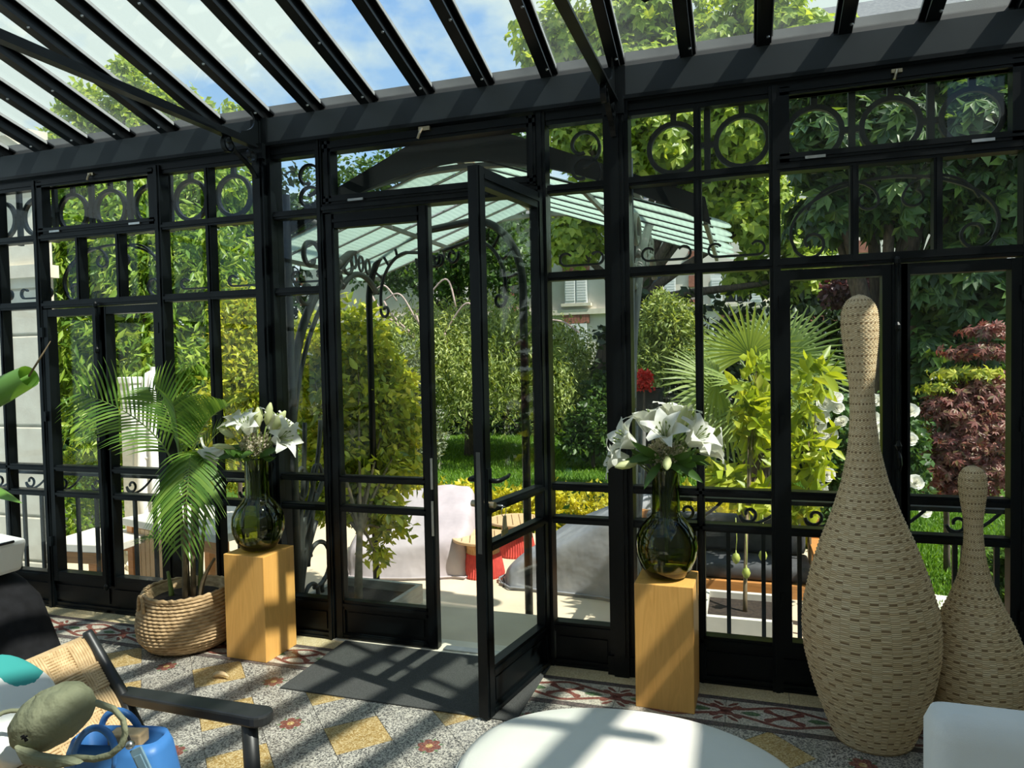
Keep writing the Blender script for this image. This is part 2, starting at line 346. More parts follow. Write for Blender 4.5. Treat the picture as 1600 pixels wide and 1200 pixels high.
def rattan_mat():
    m, t, b, o = new_mat('woven_rattan')
    uv = N(t, 'ShaderNodeUVMap'); s = N(t, 'ShaderNodeSeparateXYZ'); LK(t, uv.outputs[0], s.inputs[0])
    def M(op, a, bb=None, c=None):
        n = N(t, 'ShaderNodeMath', operation=op)
        for i, v in enumerate((a, bb, c)):
            if v is None: continue
            if isinstance(v, (int, float)): n.inputs[i].default_value = v
            else: LK(t, v, n.inputs[i])
        return n.outputs[0]
    U, V = s.outputs[0], s.outputs[1]            # u counts stakes, v counts weft rows
    fu = M('FLOOR', U); odd = M('MODULO', fu, 2.0)
    rowmod = M('MODULO', M('FLOOR', M('ADD', V, M('MULTIPLY', odd, 4.0))), 8.0)
    dark = M('LESS_THAN', rowmod, .5)
    cu = M('ABSOLUTE', M('SUBTRACT', M('FRACT', U), .5)); dash = M('LESS_THAN', cu, .46)
    wn = N(t, 'ShaderNodeTexWhiteNoise', noise_dimensions='2D'); cmb = N(t, 'ShaderNodeCombineXYZ'); LK(t, fu, cmb.inputs[0]); LK(t, M('FLOOR', V), cmb.inputs[1]); LK(t, cmb.outputs[0], wn.inputs['Vector'])
    dk = M('MULTIPLY', M('MULTIPLY', dark, dash), M('GREATER_THAN', wn.outputs['Value'], .12))
    r = ramp(t, [(0, (.74, .54, .30)), (.5, (.84, .65, .39)), (1, (.90, .73, .47))]); LK(t, wn.outputs['Value'], r.inputs[0])
    gap = M('LESS_THAN', M('ABSOLUTE', M('SUBTRACT', M('FRACT', M('ADD', V, M('MULTIPLY', odd, .5))), .5)), .37)
    mu = N(t, 'ShaderNodeMixRGB'); mu.inputs['Color1'].default_value = (.36, .25, .125, 1); LK(t, gap, mu.inputs['Fac']); LK(t, r.outputs[0], mu.inputs['Color2'])
    edge = M('GREATER_THAN', cu, .43); me_ = N(t, 'ShaderNodeMixRGB', blend_type='MULTIPLY'); me_.inputs['Color2'].default_value = (.95, .94, .92, 1); LK(t, edge, me_.inputs['Fac']); LK(t, mu.outputs[0], me_.inputs['Color1']); mu = me_
    mx = N(t, 'ShaderNodeMixRGB'); mx.inputs['Color2'].default_value = (.30, .19, .09, 1); LK(t, dk, mx.inputs['Fac']); LK(t, mu.outputs[0], mx.inputs['Color1'])
    LK(t, mx.outputs[0], b.inputs['Base Color']); b.inputs['Roughness'].default_value = .6
    return m
RATTAN = rattan_mat()

L_SHRUB = leaf_mat('bright_long_leaves', [(.05, .11, .015), (.14, .27, .03), (.27, .42, .05), (.42, .54, .09)], .42)
L_CITRUS = leaf_mat('yellow_green_leaves', [(.13, .20, .02), (.30, .38, .03), (.50, .54, .05), (.64, .62, .10)], .42)
L_LAUREL = leaf_mat('lime_leaves', [(.16, .24, .02), (.30, .40, .03), (.45, .52, .05), (.55, .58, .10)], .42)
L_WEEP = leaf_mat('grey_green_narrow_leaves', [(.10, .15, .035), (.21, .29, .065), (.35, .43, .11), (.46, .53, .18)], .32)
L_OLIVE = leaf_mat('silver_olive_leaves', [(.10, .13, .075), (.20, .25, .15), (.33, .37, .25)], .25)
L_MAPLE = leaf_mat('light_maple_leaves', [(.13, .21, .025), (.25, .37, .04), (.42, .54, .07), (.55, .62, .11)], .45)
L_CHEST = leaf_mat('deep_chestnut_leaves', [(.020, .052, .012), (.04, .095, .022), (.075, .15, .034), (.17, .27, .05)], .35)
L_DARK = leaf_mat('dark_evergreen_leaves', [(.010, .022, .008), (.022, .045, .014), (.045, .085, .022)], .2)
L_MID = leaf_mat('mid_green_leaves', [(.03, .07, .015), (.06, .13, .025), (.11, .20, .035)], .35)
L_RED = leaf_mat('dark_red_leaves', [(.13, .040, .035), (.24, .085, .07), (.38, .17, .13), (.17, .14, .05), (.30, .12, .10)], .35, tcol=(1.5, .6, .5))
L_PURPLE = leaf_mat('purple_leaves', [(.06, .02, .025), (.12, .045, .05), (.2, .09, .09)], .3, tcol=(1.4, .7, .6))
L_YELLOW = leaf_mat('golden_leaves', [(.34, .34, .02), (.55, .52, .03), (.70, .64, .06)], .35)
L_ROSE = leaf_mat('rose_leaves', [(.03, .07, .02), (.06, .13, .03), (.10, .20, .05)], .3)
L_PALM = leaf_mat('fan_palm_leaf', [(.17, .25, .06), (.27, .36, .10)], .35)
L_ARECA = leaf_mat('areca_leaf', [(.07, .17, .025), (.13, .26, .04), (.22, .36, .06)], .35)
L_BANANA = leaf_mat('banana_leaf', [(.15, .32, .06), (.18, .36, .07)], .3)
L_GRASS = leaf_mat('lawn_grass', [(.08, .19, .015), (.13, .27, .02), (.19, .34, .03)], .35)
L_LILY = leaf_mat('lily_leaf', [(.04, .11, .02), (.08, .17, .03)], .25)
PETAL = leaf_mat('white_lily_petal', [(.84, .85, .78), (.90, .90, .84)], .3, .5, (1, 1, .85), .3)
BUD = leaf_mat('pale_green_bud', [(.62, .68, .32), (.74, .76, .45)], .3, .5, (1, 1, .6), .3)
ROSEP = leaf_mat('white_rose_petal', [(.85, .83, .74), (.92, .91, .85)], .25, .6, (1, 1, .9), .3)
REDF = leaf_mat('red_flower', [(.55, .02, .015), (.72, .05, .03)], .25, .6, (1, .5, .4), .3)
FILLER = leaf_mat('cream_filler_flowers', [(.55, .50, .34), (.22, .25, .12), (.70, .64, .50), (.45, .36, .28)], .3, .6, (1, 1, .8), .3)
LEMON = mat('green_lemon_skin', (.42, .46, .09), (.30, .36, .07), rough=.5, scale=30)
STEMG = mat('green_stem', (.20, .26, .06), (.13, .19, .045), rough=.5, scale=12)
STEMB = mat('brown_stem', (.22, .16, .09), (.13, .10, .055), rough=.8, scale=20)
GROUNDM = mat('lawn_soil', (.09, .17, .025), (.05, .10, .02), rough=1, scale=6, spec=.05)
EARTH = mat('garden_earth', (.08, .06, .04), (.05, .037, .025), rough=1, scale=6, spec=.05)
DULLM = mat('dull_dark_metal', (.12, .12, .115), rough=.4, metal=.6)
STREAK = mat('brass_lock', (.5, .42, .28), rough=.35, metal=1)
# ------------------------------------------------------------------ facade of the conservatory (inner face y = 0)
PL0, PL1, PR0, PR1 = -4.87, -2.494, -.562, 1.752        # posts
Z_PAN, Z_G0, Z_R1, Z_R2, Z_T, Z_F, Z_TOP = .17, .218, .717, .877, 1.89, 2.302, 2.605
PH = .058
wall = empty('wall_front', (0, 0, 0), kind='structure', label='black iron and glass garden front of the conservatory')
def fbar(root, name, x0, x1, z0, z1, y0=-.028, y1=.03, bead=True):
    m = MB(); m.bb(x0, x1, y0, y1, z0, z1)
    if bead:
        if (x1-x0) > (z1-z0): m.bb(x0, x1, y0-.007, y0, z0+(z1-z0)*.3, z1-(z1-z0)*.3)
        else: m.bb(x0+(x1-x0)*.3, x1-(x1-x0)*.3, y0-.007, y0, z0, z1)
    return m.build(name, IRON, root)
def pane(root, x0, x1, z0, z1, y=.008):
    m = MB(); m.bb(x0, x1, y-.003, y+.003, z0, z1); return m.build('glass_pane', GLASS, root)
def panel(root, x0, x1, z0=.015, z1=Z_PAN):
    m = MB(); m.bb(x0, x1, -.012, .02, z0, z1); m.bb(x0+.02, x1-.02, -.02, -.012, z0+.035, z1-.025)
    m.bb(x0, x1, -.026, -.012, z0, z0+.018)
    return m.build('kick_panel', IRON, root)
def flat(root, name, pts, Y, rx=.006, ry=.010, closed=False):   # flat iron bar bent in the plane of the facade
    m = MB(); m.tube(onY(pts, Y), .01, closed=closed, sq=(ry, rx), ref=(0, 1, 0)); return m.build(name, IRON2, root)
GY = .085
def ring_frieze(root, c, k, x0, x1):
    for i in range(-k, k+1):
        cx = c+.302*i
        if cx-.13 < x0 or cx+.13 > x1: continue
        flat(root, 'iron_ring', arc(cx, 2.463, .113, 0, 2*PI*23/24, 23), GY, .011, .012, True)
        m = MB(); m.bb(cx-.013, cx+.013, GY-.01, GY+.01, 2.574, 2.64); m.bb(cx-.013, cx+.013, GY-.01, GY+.01, 2.29, 2.352)
        if i < k and cx+.302+.13 < x1: m.bb(cx+.122, cx+.18, GY-.01, GY+.01, 2.45, 2.476); m.bb(cx+.137, cx+.165, GY-.012, GY+.012, 2.29, 2.64)
        m.build('ring_link', IRON2, root)
def scroll_arch(root, c):
    o = [(c+.40*math.cos(a), 2.03+.215*math.sin(a)) for a in [math.radians(-18+216*i/40) for i in range(41)]]
    l = spiral(c-.315, 1.985, .075, .018, math.radians(185), math.radians(185+400), 24)
    r = [(2*c-x, z) for x, z in l]
    flat(root, 'scroll_arch', r[::-1]+o+l, GY)
    for s in (-1, 1):
        p = bez((c+s*.33, 2.13), (c+s*.27, 2.27), (c+s*.06, 2.27), (c+s*.045, 2.15), 14)+[(c+s*.045+s*(.04-.04*math.cos(a)), 2.15-.035*math.sin(a)) for a in [PI*i/10*1.4 for i in range(1, 11)]]
        flat(root, 'inner_scroll', p, GY, .005, .008)
def flat_c(root, x0, x1, z=1.95):
    p = [(x0+.03+.03*math.sin(a), z+.03-.03*math.cos(a)) for a in [-PI*1.3*(1-i/9) for i in range(10)]]
    q = [(x0+x1-x, zz) for x, zz in p][::-1]
    flat(root, 'scroll_bar', p+q, GY, .005, .009)

def post(x):
    m = MB(); m.bb(x-PH, x+PH, -.045, .06, 0, 2.68); m.bb(x-.035, x+.035, -.075, -.045, 0, 2.68); m.bb(x-.02, x+.02, -.085, -.075, .1, 2.66)
    m.bb(x-PH-.01, x+PH+.01, -.06, .06, 0, .09); m.build('post', IRON, wall)
    m = MB(); m.bb(x-.045, x+.045, -.088, -.06, 2.60, 2.68); m.build('post_cap', IRON, wall)
for x in (PL0, PL1, PR0, PR1): post(x)

def bay(n, a, b, label, partial=None):
    r = empty('window_%d' % n, ((a+b)/2, 0, 0), kind='structure', label=label)
    c = (a+b)/2
    ox = c
    def B(name, x0, x1, z0, z1, **k): return fbar(r, name, x0-ox, x1-ox, z0, z1, **k)
    x0, x1 = a+PH, b-PH
    s0, s1 = c-.47, c+.47
    for (za, zb) in ((Z_R1-.018, Z_R1+.018), (Z_R2-.018, Z_R2+.018), (Z_PAN, Z_G0), (0, .02)):
        for u, v in ((x0, s0-.02), (s0+.02, c-.03), (c+.03, s1-.02), (s1+.02, x1)): B('rail', u, v, za, zb)
    B('transom_rail', x0, x1, Z_T-.022, Z_T+.022, y0=-.034)
    B('frieze_rail', x0, x1, Z_F-.02, Z_F+.02, y0=-.034)
    B('head_rail', x0, x1, Z_TOP, 2.675, y0=-.02)
    mids = [(x0+s0)/2-.01, (x1+s1)/2+.01]
    for x in mids: B('mullion', x-.017, x+.017, 0, Z_F)
    for x in (s0, s1): B('mullion', x-.022, x+.022, 0, 2.65, y0=-.04)
    for x in (c-.155, c+.155): B('mullion', x-.016, x+.016, Z_T, Z_F)
    for x in mids: B('frieze_mullion', x-.015, x+.015, Z_F, Z_TOP)
    # casements
    for sgn in (-1, 1):
        cs = empty('casement', parent=r)
        u, v = (s0+.022-ox, c-ox-.004) if sgn < 0 else (c-ox+.004, s1-.022-ox)
        for p in ((u, u+.038), (v-.048, v) if sgn < 0 else (v-.038, v)):
            m = MB(); m.bb(p[0], p[1], -.036, .03, Z_PAN, Z_T-.03); m.build('stile', IRON, cs)
        if sgn > 0:
            m = MB(); m.bb(u, u+.048, -.036, .03, Z_PAN, Z_T-.03); m.build('stile', IRON, cs)
        m = MB(); m.bb(u, v, -.034, .03, Z_T-.075, Z_T-.03); m.build('top_rail', IRON, cs)
        m = MB(); m.bb(u, v, -.034, .03, Z_PAN, Z_G0+.01); m.build('bottom_rail', IRON, cs)
        for z in (.42, 1.2, 1.72):
            m = MB(); e = u if sgn < 0 else v; m.bb(e-.008, e+.008, -.05, -.036, z-.03, z+.03); m.build('hinge', IRON, cs)
        for za, zb in ((Z_G0+.01, Z_R1), (Z_R1, Z_R2), (Z_R2, Z_T-.075)): pane(cs, u+.03, v-.03, za, zb)
    m = MB(); m.bb(-.016, .016, -.05, -.036, Z_PAN, Z_T-.03); m.build('cover_strip', IRON, r)
    m = MB()
    m.tube([(0, -.058, Z_PAN), (0, -.058, Z_T-.02)], .006, 6)
    for z in (Z_T-.02, Z_PAN, 1.6): m.lathe([(.006, -.02), (.013, -.008), (.013, .008), (.006, .02)], 8, (0, -.058, z))
    m.build('espagnolette_rod', IRON, r)
    m = MB(); m.box((0, -.06, 1.06), (.03, .02, .10)); m.tube([(0, -.070, 1.09), (.005, -.078, 1.06), (.008, -.078, 1.03), (.002, -.072, 1.01)], [.006, .009, .008, .005], 6)
    m.lathe([(.004, -.02), (.014, 0), (.004, .02)], 8, (0, -.08, 1.11)); m.build('espagnolette_handle', IRON, r)
    # opening frieze light
    fr = empty('frieze_light', parent=r)
    u, v = s0-ox+.022, s1-ox-.022
    for (p, q, za, zb) in ((u, u+.038, Z_F+.02, 2.64), (v-.038, v, Z_F+.02, 2.64)):
        m = MB(); m.bb(p, q, -.04, .02, za, zb); m.build('stile', IRON, fr)
    for za, zb in ((Z_F+.02, Z_F+.055), (2.605, 2.645)):
        m = MB(); m.bb(u, v, -.04, .02, za, zb); m.bb(u, v, -.046, -.04, za+.012, zb-.012); m.build('frame_rail', IRON, fr)
    for x in (u+.14, v-.14):
        m = MB(); m.bb(x-.04, x+.04, -.05, -.04, Z_F+.022, Z_F+.034); m.build('hinge', CHROME, fr)
    m = MB(); m.bb(-.02, .02, -.056, -.04, 2.635, 2.65); m.tube([(0, -.056, 2.645), (-.006, -.066, 2.625), (-.012, -.066, 2.605)], .006, 6); m.build('latch', STREAK, fr)
    pane(fr, u+.03, v-.03, Z_F+.05, 2.61)
    for u, v in ((x0, mids[0]), (mids[0], s0), (s1, mids[1]), (mids[1], x1)):
        panel(r, u-ox, v-ox)
        for za, zb in ((Z_G0, Z_R1), (Z_R1, Z_R2), (Z_R2, Z_T), (Z_T, Z_F), (Z_F, Z_TOP)): pane(r, u-ox, v-ox, za, zb)
        flat_c(r, u+.04-ox, v-.04-ox)
    for u, v in ((s0, c), (c, s1)): panel(r, u-ox, v-ox)
    for u, v in ((s0, c-.155), (c-.155, c+.155), (c+.155, s1)): pane(r, u-ox, v-ox, Z_T, Z_F)
    ring_frieze(r, 0, 4, x0-ox, x1-ox); scroll_arch(r, 0)
    return r
bay(1, PL0, PL1, 'black iron casement window bay behind the potted palm')
bay(2, PR0, PR1, 'black iron casement window bay behind the wicker skittles')

# side lights, transom light and door frame
DJ0, DJ1, DM = -2.13, -.925, -1.515
def sidelight(n, x0, x1, label):
    r = empty('window_%d' % n, (x0, 0, 0), kind='structure', label=label); W_ = x1-x0
    for za, zb in ((0, .02), (Z_PAN, Z_G0), (Z_R1-.017, Z_R1+.017), (Z_R2-.017, Z_R2+.017), (Z_T-.02, Z_T+.02), (Z_F-.02, Z_F+.02), (Z_TOP, 2.675)): fbar(r, 'rail', 0, W_, za, zb)
    panel(r, 0, W_)
    for za, zb in ((Z_G0, Z_R1), (Z_R1, Z_R2), (Z_R2, Z_T), (Z_T, Z_F), (Z_F, Z_TOP)): pane(r, 0, W_, za, zb)
    flat_c(r, .03, W_-.03)
    for z in (2.34, 2.46): flat(r, 'scroll', spiral(W_*.55, z+.06, .10, .03, -PI/2, PI*1.6, 22), GY, .007, .010)
    return r
sidelight(3, PL1+PH, DJ0-.03, 'narrow side light left of the glazed doors')
sidelight(4, DJ1+.03, PR0-PH, 'narrow side light right of the open door')
r5 = empty('window_5', (DM, 0, 0), kind='structure', label='wide top-hung light over the glazed doors')
for u, v, za, zb in ((DJ0+.02, DJ0+.065, 2.335, 2.66), (DJ1-.065, DJ1-.02, 2.335, 2.66)): fbar(r5, 'stile', u-DM, v-DM, za, zb, y0=-.04)
for za, zb in ((2.33, 2.375), (2.605, 2.66)): fbar(r5, 'frame_rail', DJ0+.02-DM, DJ1-.02-DM, za, zb, y0=-.04)
for x in (-.40, .40):
    m = MB(); m.bb(x-.045, x+.045, -.055, -.04, 2.335, 2.347); m.build('hinge', CHROME, r5)
m = MB(); m.bb(-.03, .03, -.06, -.04, 2.645, 2.665); m.tube([(-.01, -.06, 2.655), (-.02, -.07, 2.63), (-.03, -.07, 2.605)], .007, 6); m.build('latch', STREAK, r5)
pane(r5, DJ0+.05-DM, DJ1-.05-DM, 2.37, 2.61)
df = empty('door_3', (DM, 0, 0), kind='structure', label='black door frame between the two side lights')
for x in (DJ0, DJ1): fbar(df, 'jamb', x-.03-DM, x+.005+(.02 if x == DJ1 else 0)-DM, 0, 2.68, y0=-.035, y1=.05)
fbar(df, 'head', DJ0-DM, DJ1-DM, 2.29, 2.335, y0=-.035, y1=.05)
m = MB(); m.bb(DJ0-DM, DJ1-DM, -.05, .12, -.03, .006); m.build('threshold', STONE, df)
m = MB(); m.bb(DM+.02-DM, DJ1-DM, -.02, .03, .006, .014); m.build('threshold_strip', CHROME, df)

def leaf(n, label, w, handle):
    r = empty('door_%d' % n, kind='structure', label=label)
    H = 2.284
    for u, v in ((0, .058), (w-.062, w)):
        m = MB(); m.bb(u, v, -.022, .022, .012, H); m.bb(u+.012, v-.012, -.027, -.022, .012, H); m.bb(u+.012, v-.012, .022, .027, .012, H); m.build('stile', IRON, r)
    for nm, za, zb in (('bottom_rail', .012, .04), ('lock_rail', Z_G0-.05, Z_G0), ('rail', Z_R1-.018, Z_R1+.018), ('rail', Z_R2-.018, Z_R2+.018), ('top_rail', H-.075, H)):
        m = MB(); m.bb(.05, w-.05, -.022, .022, za, zb); m.bb(.05, w-.05, -.029, -.022, (za+zb)/2-.008, (za+zb)/2+.008); m.bb(.05, w-.05, .022, .029, (za+zb)/2-.008, (za+zb)/2+.008); m.build(nm, IRON, r)
    m = MB(); m.bb(.05, w-.05, -.010, .010, .03, Z_G0-.03); m.bb(.075, w-.08, -.016, .016, .06, Z_G0-.065); m.build('kick_panel', IRON, r)
    for za, zb in ((Z_G0-.005, Z_R1), (Z_R1, Z_R2), (Z_R2, H-.07)):
        m = MB(); m.bb(.05, w-.05, -.003, .003, za, zb); m.build('glass_pane', GLASS, r)
    for z in (.35, 1.15, 2.0):
        m = MB(); m.tube([(-.006, -.026, z-.05), (-.006, -.026, z+.05)], .010, 8); m.build('hinge', IRON, r)
    return r
d1 = leaf(1, 'closed left leaf of the black glazed garden door', DM-DJ0-.012, False); d1.location = (DJ0+.006, 0, 0)
wl = DM-DJ0-.012
for z0, z1 in ((.84, 1.00), (.60, .78)):
    m = MB(); m.bb(wl-.016, wl-.004, -.032, -.024, z0, z1); m.build('strike_plate', CHROME, d1)
WO = .612
d2 = leaf(2, 'open right leaf of the black glazed door, swung into the room', WO, True)
d2.location = (DJ1-.012, -.03, 0); AO = math.atan2(-.605, -.108); d2.rotation_euler = (0, 0, AO)
# lever handles and lock plate at the free end (both faces)
for s in (-1, 1):
    m = MB(); m.bb(WO-.05, WO-.018, s*.027, s*.033, .86, 1.05); m.build('lock_plate', IRON, d2)
    m = MB(); m.tube([(WO-.034, s*.03, 1.0), (WO-.034, s*.065, 1.0), (WO-.06, s*.07, 1.0), (WO-.13, s*.066, 1.005), (WO-.145, s*.066, 1.012)], [.010, .010, .010, .008, .006], 8); m.build('lever_handle', IRON, d2, True)
    m = MB(); m.lathe([(.014, 0), (.014, .028)], 10); m.build('lock_cylinder', STREAK, d2, False, loc=(WO-.034, s*.027, .90), rot=(-s*PI/2, 0, 0))
m = MB(); m.bb(WO-.001, WO+.002, -.010, .010, .70, 1.12); m.build('lock_faceplate', DULLM, d2)

# ring beam, dusty closing board and roof
tb = empty('trim_1', (0, 0, 0), kind='structure', label='dark ring beam striped by rafter shadows')
m = MB(); m.bb(-5.2, 2.0, -.045, .06, 2.672, 2.823); m.build('beam', BEAM, tb)
m = MB(); m.bb(-5.2, 2.0, -.058, -.045, 2.672, 2.69); m.build('beam_lip', IRON, tb)
for x in (PL1, PR0):
    m = MB()
    for dx in (-.04, .04):
        for i in range(14): m.lathe([(.004, 0), (.0, .004)], 6, (x+dx, -.05, 2.69+.0095*i), False, False)
    m.bb(x-.05, x+.05, -.055, -.045, 2.675, 2.823); m.bb(x-.012, x+.012, -.064, -.055, 2.675, 2.823); m.build('beam_plate', IRON, tb)
m = MB(); m.prism([(.025, 2.815), (.06, 2.815), (.075, 2.925), (.055, 2.925)], 'x', -5.2, 2.0); m.build('closing_board', SILL, tb)

ce = empty('ceiling', (0, 0, 0), kind='structure', label='sloping glass roof on dark iron rafters')
SLP = .30; Y_B = -5.6
def zr(y): return 2.823+SLP*(-.045-y)
def band(m, x0, x1, ya, yb, h0, h1): m.prism([(ya, zr(ya)+h0), (yb, zr(yb)+h0), (yb, zr(yb)+h1), (ya, zr(ya)+h1)], 'x', x0, x1)
RX = [-2.494+.322*k for k in range(-8, 14)]
rm = MB(); band(rm, -.014, .014, .05, Y_B, .008, .075); band(rm, -.026, .026, -.045, Y_B, 0, .012); band(rm, -.020, .020, -.03, Y_B, .012, .024); band(rm, -.036, .036, .05, Y_B, .068, .078)
rme = rm.mesh('rafter', IRON)
bm_ = MB()
for i in range(12):
    y = -.10-.38*i
    for dx in (0,): bm_.lathe([(.005, -.006), (.007, -.003), (.007, .002)], 6, (.018, y, zr(y)-.002))
bme = bm_.mesh('bolt', CHROME)
gm = MB(); band(gm, .036, .0405, -.01, Y_B, .060, .078); band(gm, -.0385, -.036, -.01, Y_B, .064, .078); gme = gm.mesh('seal_highlight', PALEM)  # pale edge strips; their colour stands in for sunlit highlights on the rafters
pm = MB(); band(pm, .041, .283, .09, Y_B, .079, .085); pme = pm.mesh('roof_pane', ROOFG)
for i, x in enumerate(RX):
    ra = link('rafter', rme, ce, (x, 0, 0)); link('seal_highlight', gme, ra); link('bolt', bme, ra)
    if i < len(RX)-1: link('roof_pane', pme, ce, (x, 0, 0))
for y in (-1.95, -4.1):
    m = MB(); m.bb(-5.1, 1.82, y-.025, y+.025, zr(y)-.06, zr(y)); m.build('purlin', IRON, ce)
for x in (PL1, PR0):
    m = MB(); m.bb(x-.022, x+.022, Y_B, -.06, 2.655, 2.667); m.bb(x-.006, x+.006, Y_B, -.06, 2.667, 2.70); m.build('tie_bar', IRON, ce)
    a = [(-.30+.21*math.cos(t), 2.80+.095*math.sin(t)) for t in [math.radians(62-124*i/14) for i in range(15)]]
    m = MB(); m.prism([(-.05, 2.668), (-.05, 2.84)]+[(-.22, zr(-.22)+.004)]+a+[(-.22, 2.668)], 'x', x-.005, x+.005); m.build('gusset', IRON, ce)
    m = MB(); m.tube(onX(spiral(-.30, 2.615, .045, .018, PI/2, PI*2.6, 22)[::-1]+bez((-.30, 2.66), (-.26, 2.57), (-.14, 2.58), (-.09, 2.50), 10), x), .01, sq=(.012, .005), ref=(1, 0, 0)); m.build('bracket_scroll', IRON, ce)
    m = MB(); m.tube(onX(spiral(-.125, 2.61, .035, .014, -PI/2, PI*1.4, 18), x), .01, sq=(.012, .005), ref=(1, 0, 0)); m.build('bracket_scroll', IRON, ce)
# unseen diagonal bar under the rafters, added to cast the doormat's crossing shadow
m = MB(); p0 = (-.38, -.46); p1 = (1.25, -1.18)
m.tube([(p0[0], p0[1], zr(p0[1])-.02), (p1[0], p1[1], zr(p1[1])-.02)], .03, sq=(.028, .02)); m.build('shadow_brace', IRON, ce)

# side and back walls
m = MB(); m.bb(1.85, 2.1, Y_B, .25, -.05, 3.25); tag(m.build('wall_right', PLASTER), kind='structure', label='unseen rendered wall that shades the conservatory from the right')  # unseen wall, height set to shade the skittles and the ottoman's right side
m = MB(); m.bb(-5.6, 2.1, Y_B-.3, Y_B, -.05, 4.6); tag(m.build('wall_back', PLASTER), kind='structure', label='rendered house wall at the back of the conservatory')
wlft = empty('wall_left', (-4.98, 0, 0), kind='structure', label='glazed iron end wall of the conservatory')
m = MB(); m.bb(-.04, .04, Y_B, 0, 0, .2); m.build('kick_panel', IRON, wlft)
for i in range(8):
    y = -.02-i*.79; m = MB(); m.bb(-.03, .03, y-.03, y+.03, 0, zr(y)); m.build('post', IRON, wlft)
for z in (.72, .88, 1.89, 2.67):
    m = MB(); m.bb(-.025, .025, Y_B, 0, z-.02, z+.02); m.build('rail', IRON, wlft)
for i in range(7):
    y = -.05-i*.79; m = MB(); m.bb(-.003, .003, y-.73, y, .2, 2.65); m.build('glass_pane', GLASS, wlft)

# ------------------------------------------------------------------ floor
fo = empty('floor', (0, 0, 0), kind='structure', label='terrazzo tile floor with rose inlays and mosaic border')
m = MB(); m.bb(-5.0, 1.86, Y_B, .05, -.06, -.0035); m.build('floor_bed', MOSD, fo)
m = MB(); m.bb(-5.0, 1.86, Y_B, -2.36, -.0035, 0); m.build('plain_terrazzo', TERR, fo)
TX, TY, TP, TE = -1.815, -.87, .3155/2, -.408
def clip(poly, ymax):
    out = []
    for i, a in enumerate(poly):
        b = poly[(i+1) % len(poly)]
        if a[1] <= ymax: out.append(a)
        if (a[1] <= ymax) != (b[1] <= ymax):
            t = (ymax-a[1])/(b[1]-a[1]); out.append((a[0]+t*(b[0]-a[0]), ymax))
    return out
g = TP-.0016
def tile_mesh(poly, mt): q = MB(); q.prism(poly, 'z', -.0035, 0); return q.mesh('tile', mt)
diam = [(g, 0), (0, g), (-g, 0), (0, -g)]
tm = {'g': tile_mesh(diam, TERR), 'y': tile_mesh(diam, TERY)}
fm = MB()
for k in range(6):                                       # rose inlay, laid flush in the tile
    a = k*PI/3
    fm.m = 0; fm.prism([(.032*math.cos(a)+.0165*math.cos(b), .032*math.sin(a)+.0165*math.sin(b)) for b in [2*PI*i/10 for i in range(10)]], 'z', -.001, .0005)
    fm.m = 3; fm.prism([(.030*math.cos(a)+.0035*math.cos(b), .030*math.sin(a)+.0035*math.sin(b)) for b in [2*PI*i/6 for i in range(6)]], 'z', -.001, .0007)
    fm.m = 2; fm.prism([(.055*math.cos(a+.5+d)*s_, .055*math.sin(a+.5+d)*s_) for d, s_ in ((-.16, .75), (0, 1.12), (.16, .75))], 'z', -.001, .0004)
fm.m = 0; fm.prism([(.03*math.cos(b), .03*math.sin(b)) for b in [2*PI*i/10 for i in range(10)]], 'z', -.001, .0006)
fm.m = 1; fm.prism([(.015*math.cos(b), .015*math.sin(b)) for b in [2*PI*i/10 for i in range(10)]], 'z', -.001, .0008)
fme = fm.mesh('rose_inlay', [MOSR, TERY, MOSG, MOSD])
for i in range(-20, 22):
    for j in range(-20, 22):
        x, y = TX+(i+j)*TP, TY+(i-j)*TP
        if x < -4.7 or x > 1.68 or y < -2.3 or y-TP > TE-.02: continue
        mt = 'y' if (i % 2 and j % 2) else 'g'
        if y+TP > TE:
            q = MB(); pl = clip([(x+a, y+b) for a, b in diam], TE)
            if len(pl) < 3: continue
            q.prism([(a-x, b-y) for a, b in pl], 'z', -.0035, 0); t_ = link('tile', q.mesh('tile', TERY if mt == 'y' else TERR), fo, (x, y, 0))
        else: t_ = link('tile', tm[mt], fo, (x, y, 0))
        if i % 2 == 0 and j % 2 == 0 and y < TE-.1: link('rose_inlay', fme, t_)
# filler triangles along the band
P = .463; X0 = -.787-P/2
em = MB(); em.bb(-.31, .31, -.055, .055, -.0035, 0); eme = em.mesh('edge_slab', STONEY)
for i in range(11): link('edge_slab', eme, fo, (-4.5+.6225*i, -.085, 0))
bm2 = MB(); bm2.bb(-P/2+.001, P/2-.001, -.098, .098, -.0035, -.0002); bt = bm2.mesh('border_tile', MOSW)
im = MB()
def ribbon(pts, wd, z1, mi):
    im.m = mi; Lp = len(pts); vs = []
    for k in range(Lp):
        a = pts[max(0, k-1)]; b = pts[min(Lp-1, k+1)]; dx, dy = b[0]-a[0], b[1]-a[1]; l = math.hypot(dx, dy) or 1
        w2 = wd[k] if isinstance(wd, list) else wd
        for s in (-1, 1): vs.append((pts[k][0]-s*dy/l*w2, pts[k][1]+s*dx/l*w2, z1))
    im.add(vs, [(2*k, 2*k+2, 2*k+3, 2*k+1) for k in range(Lp-1)])
H_ = P/2
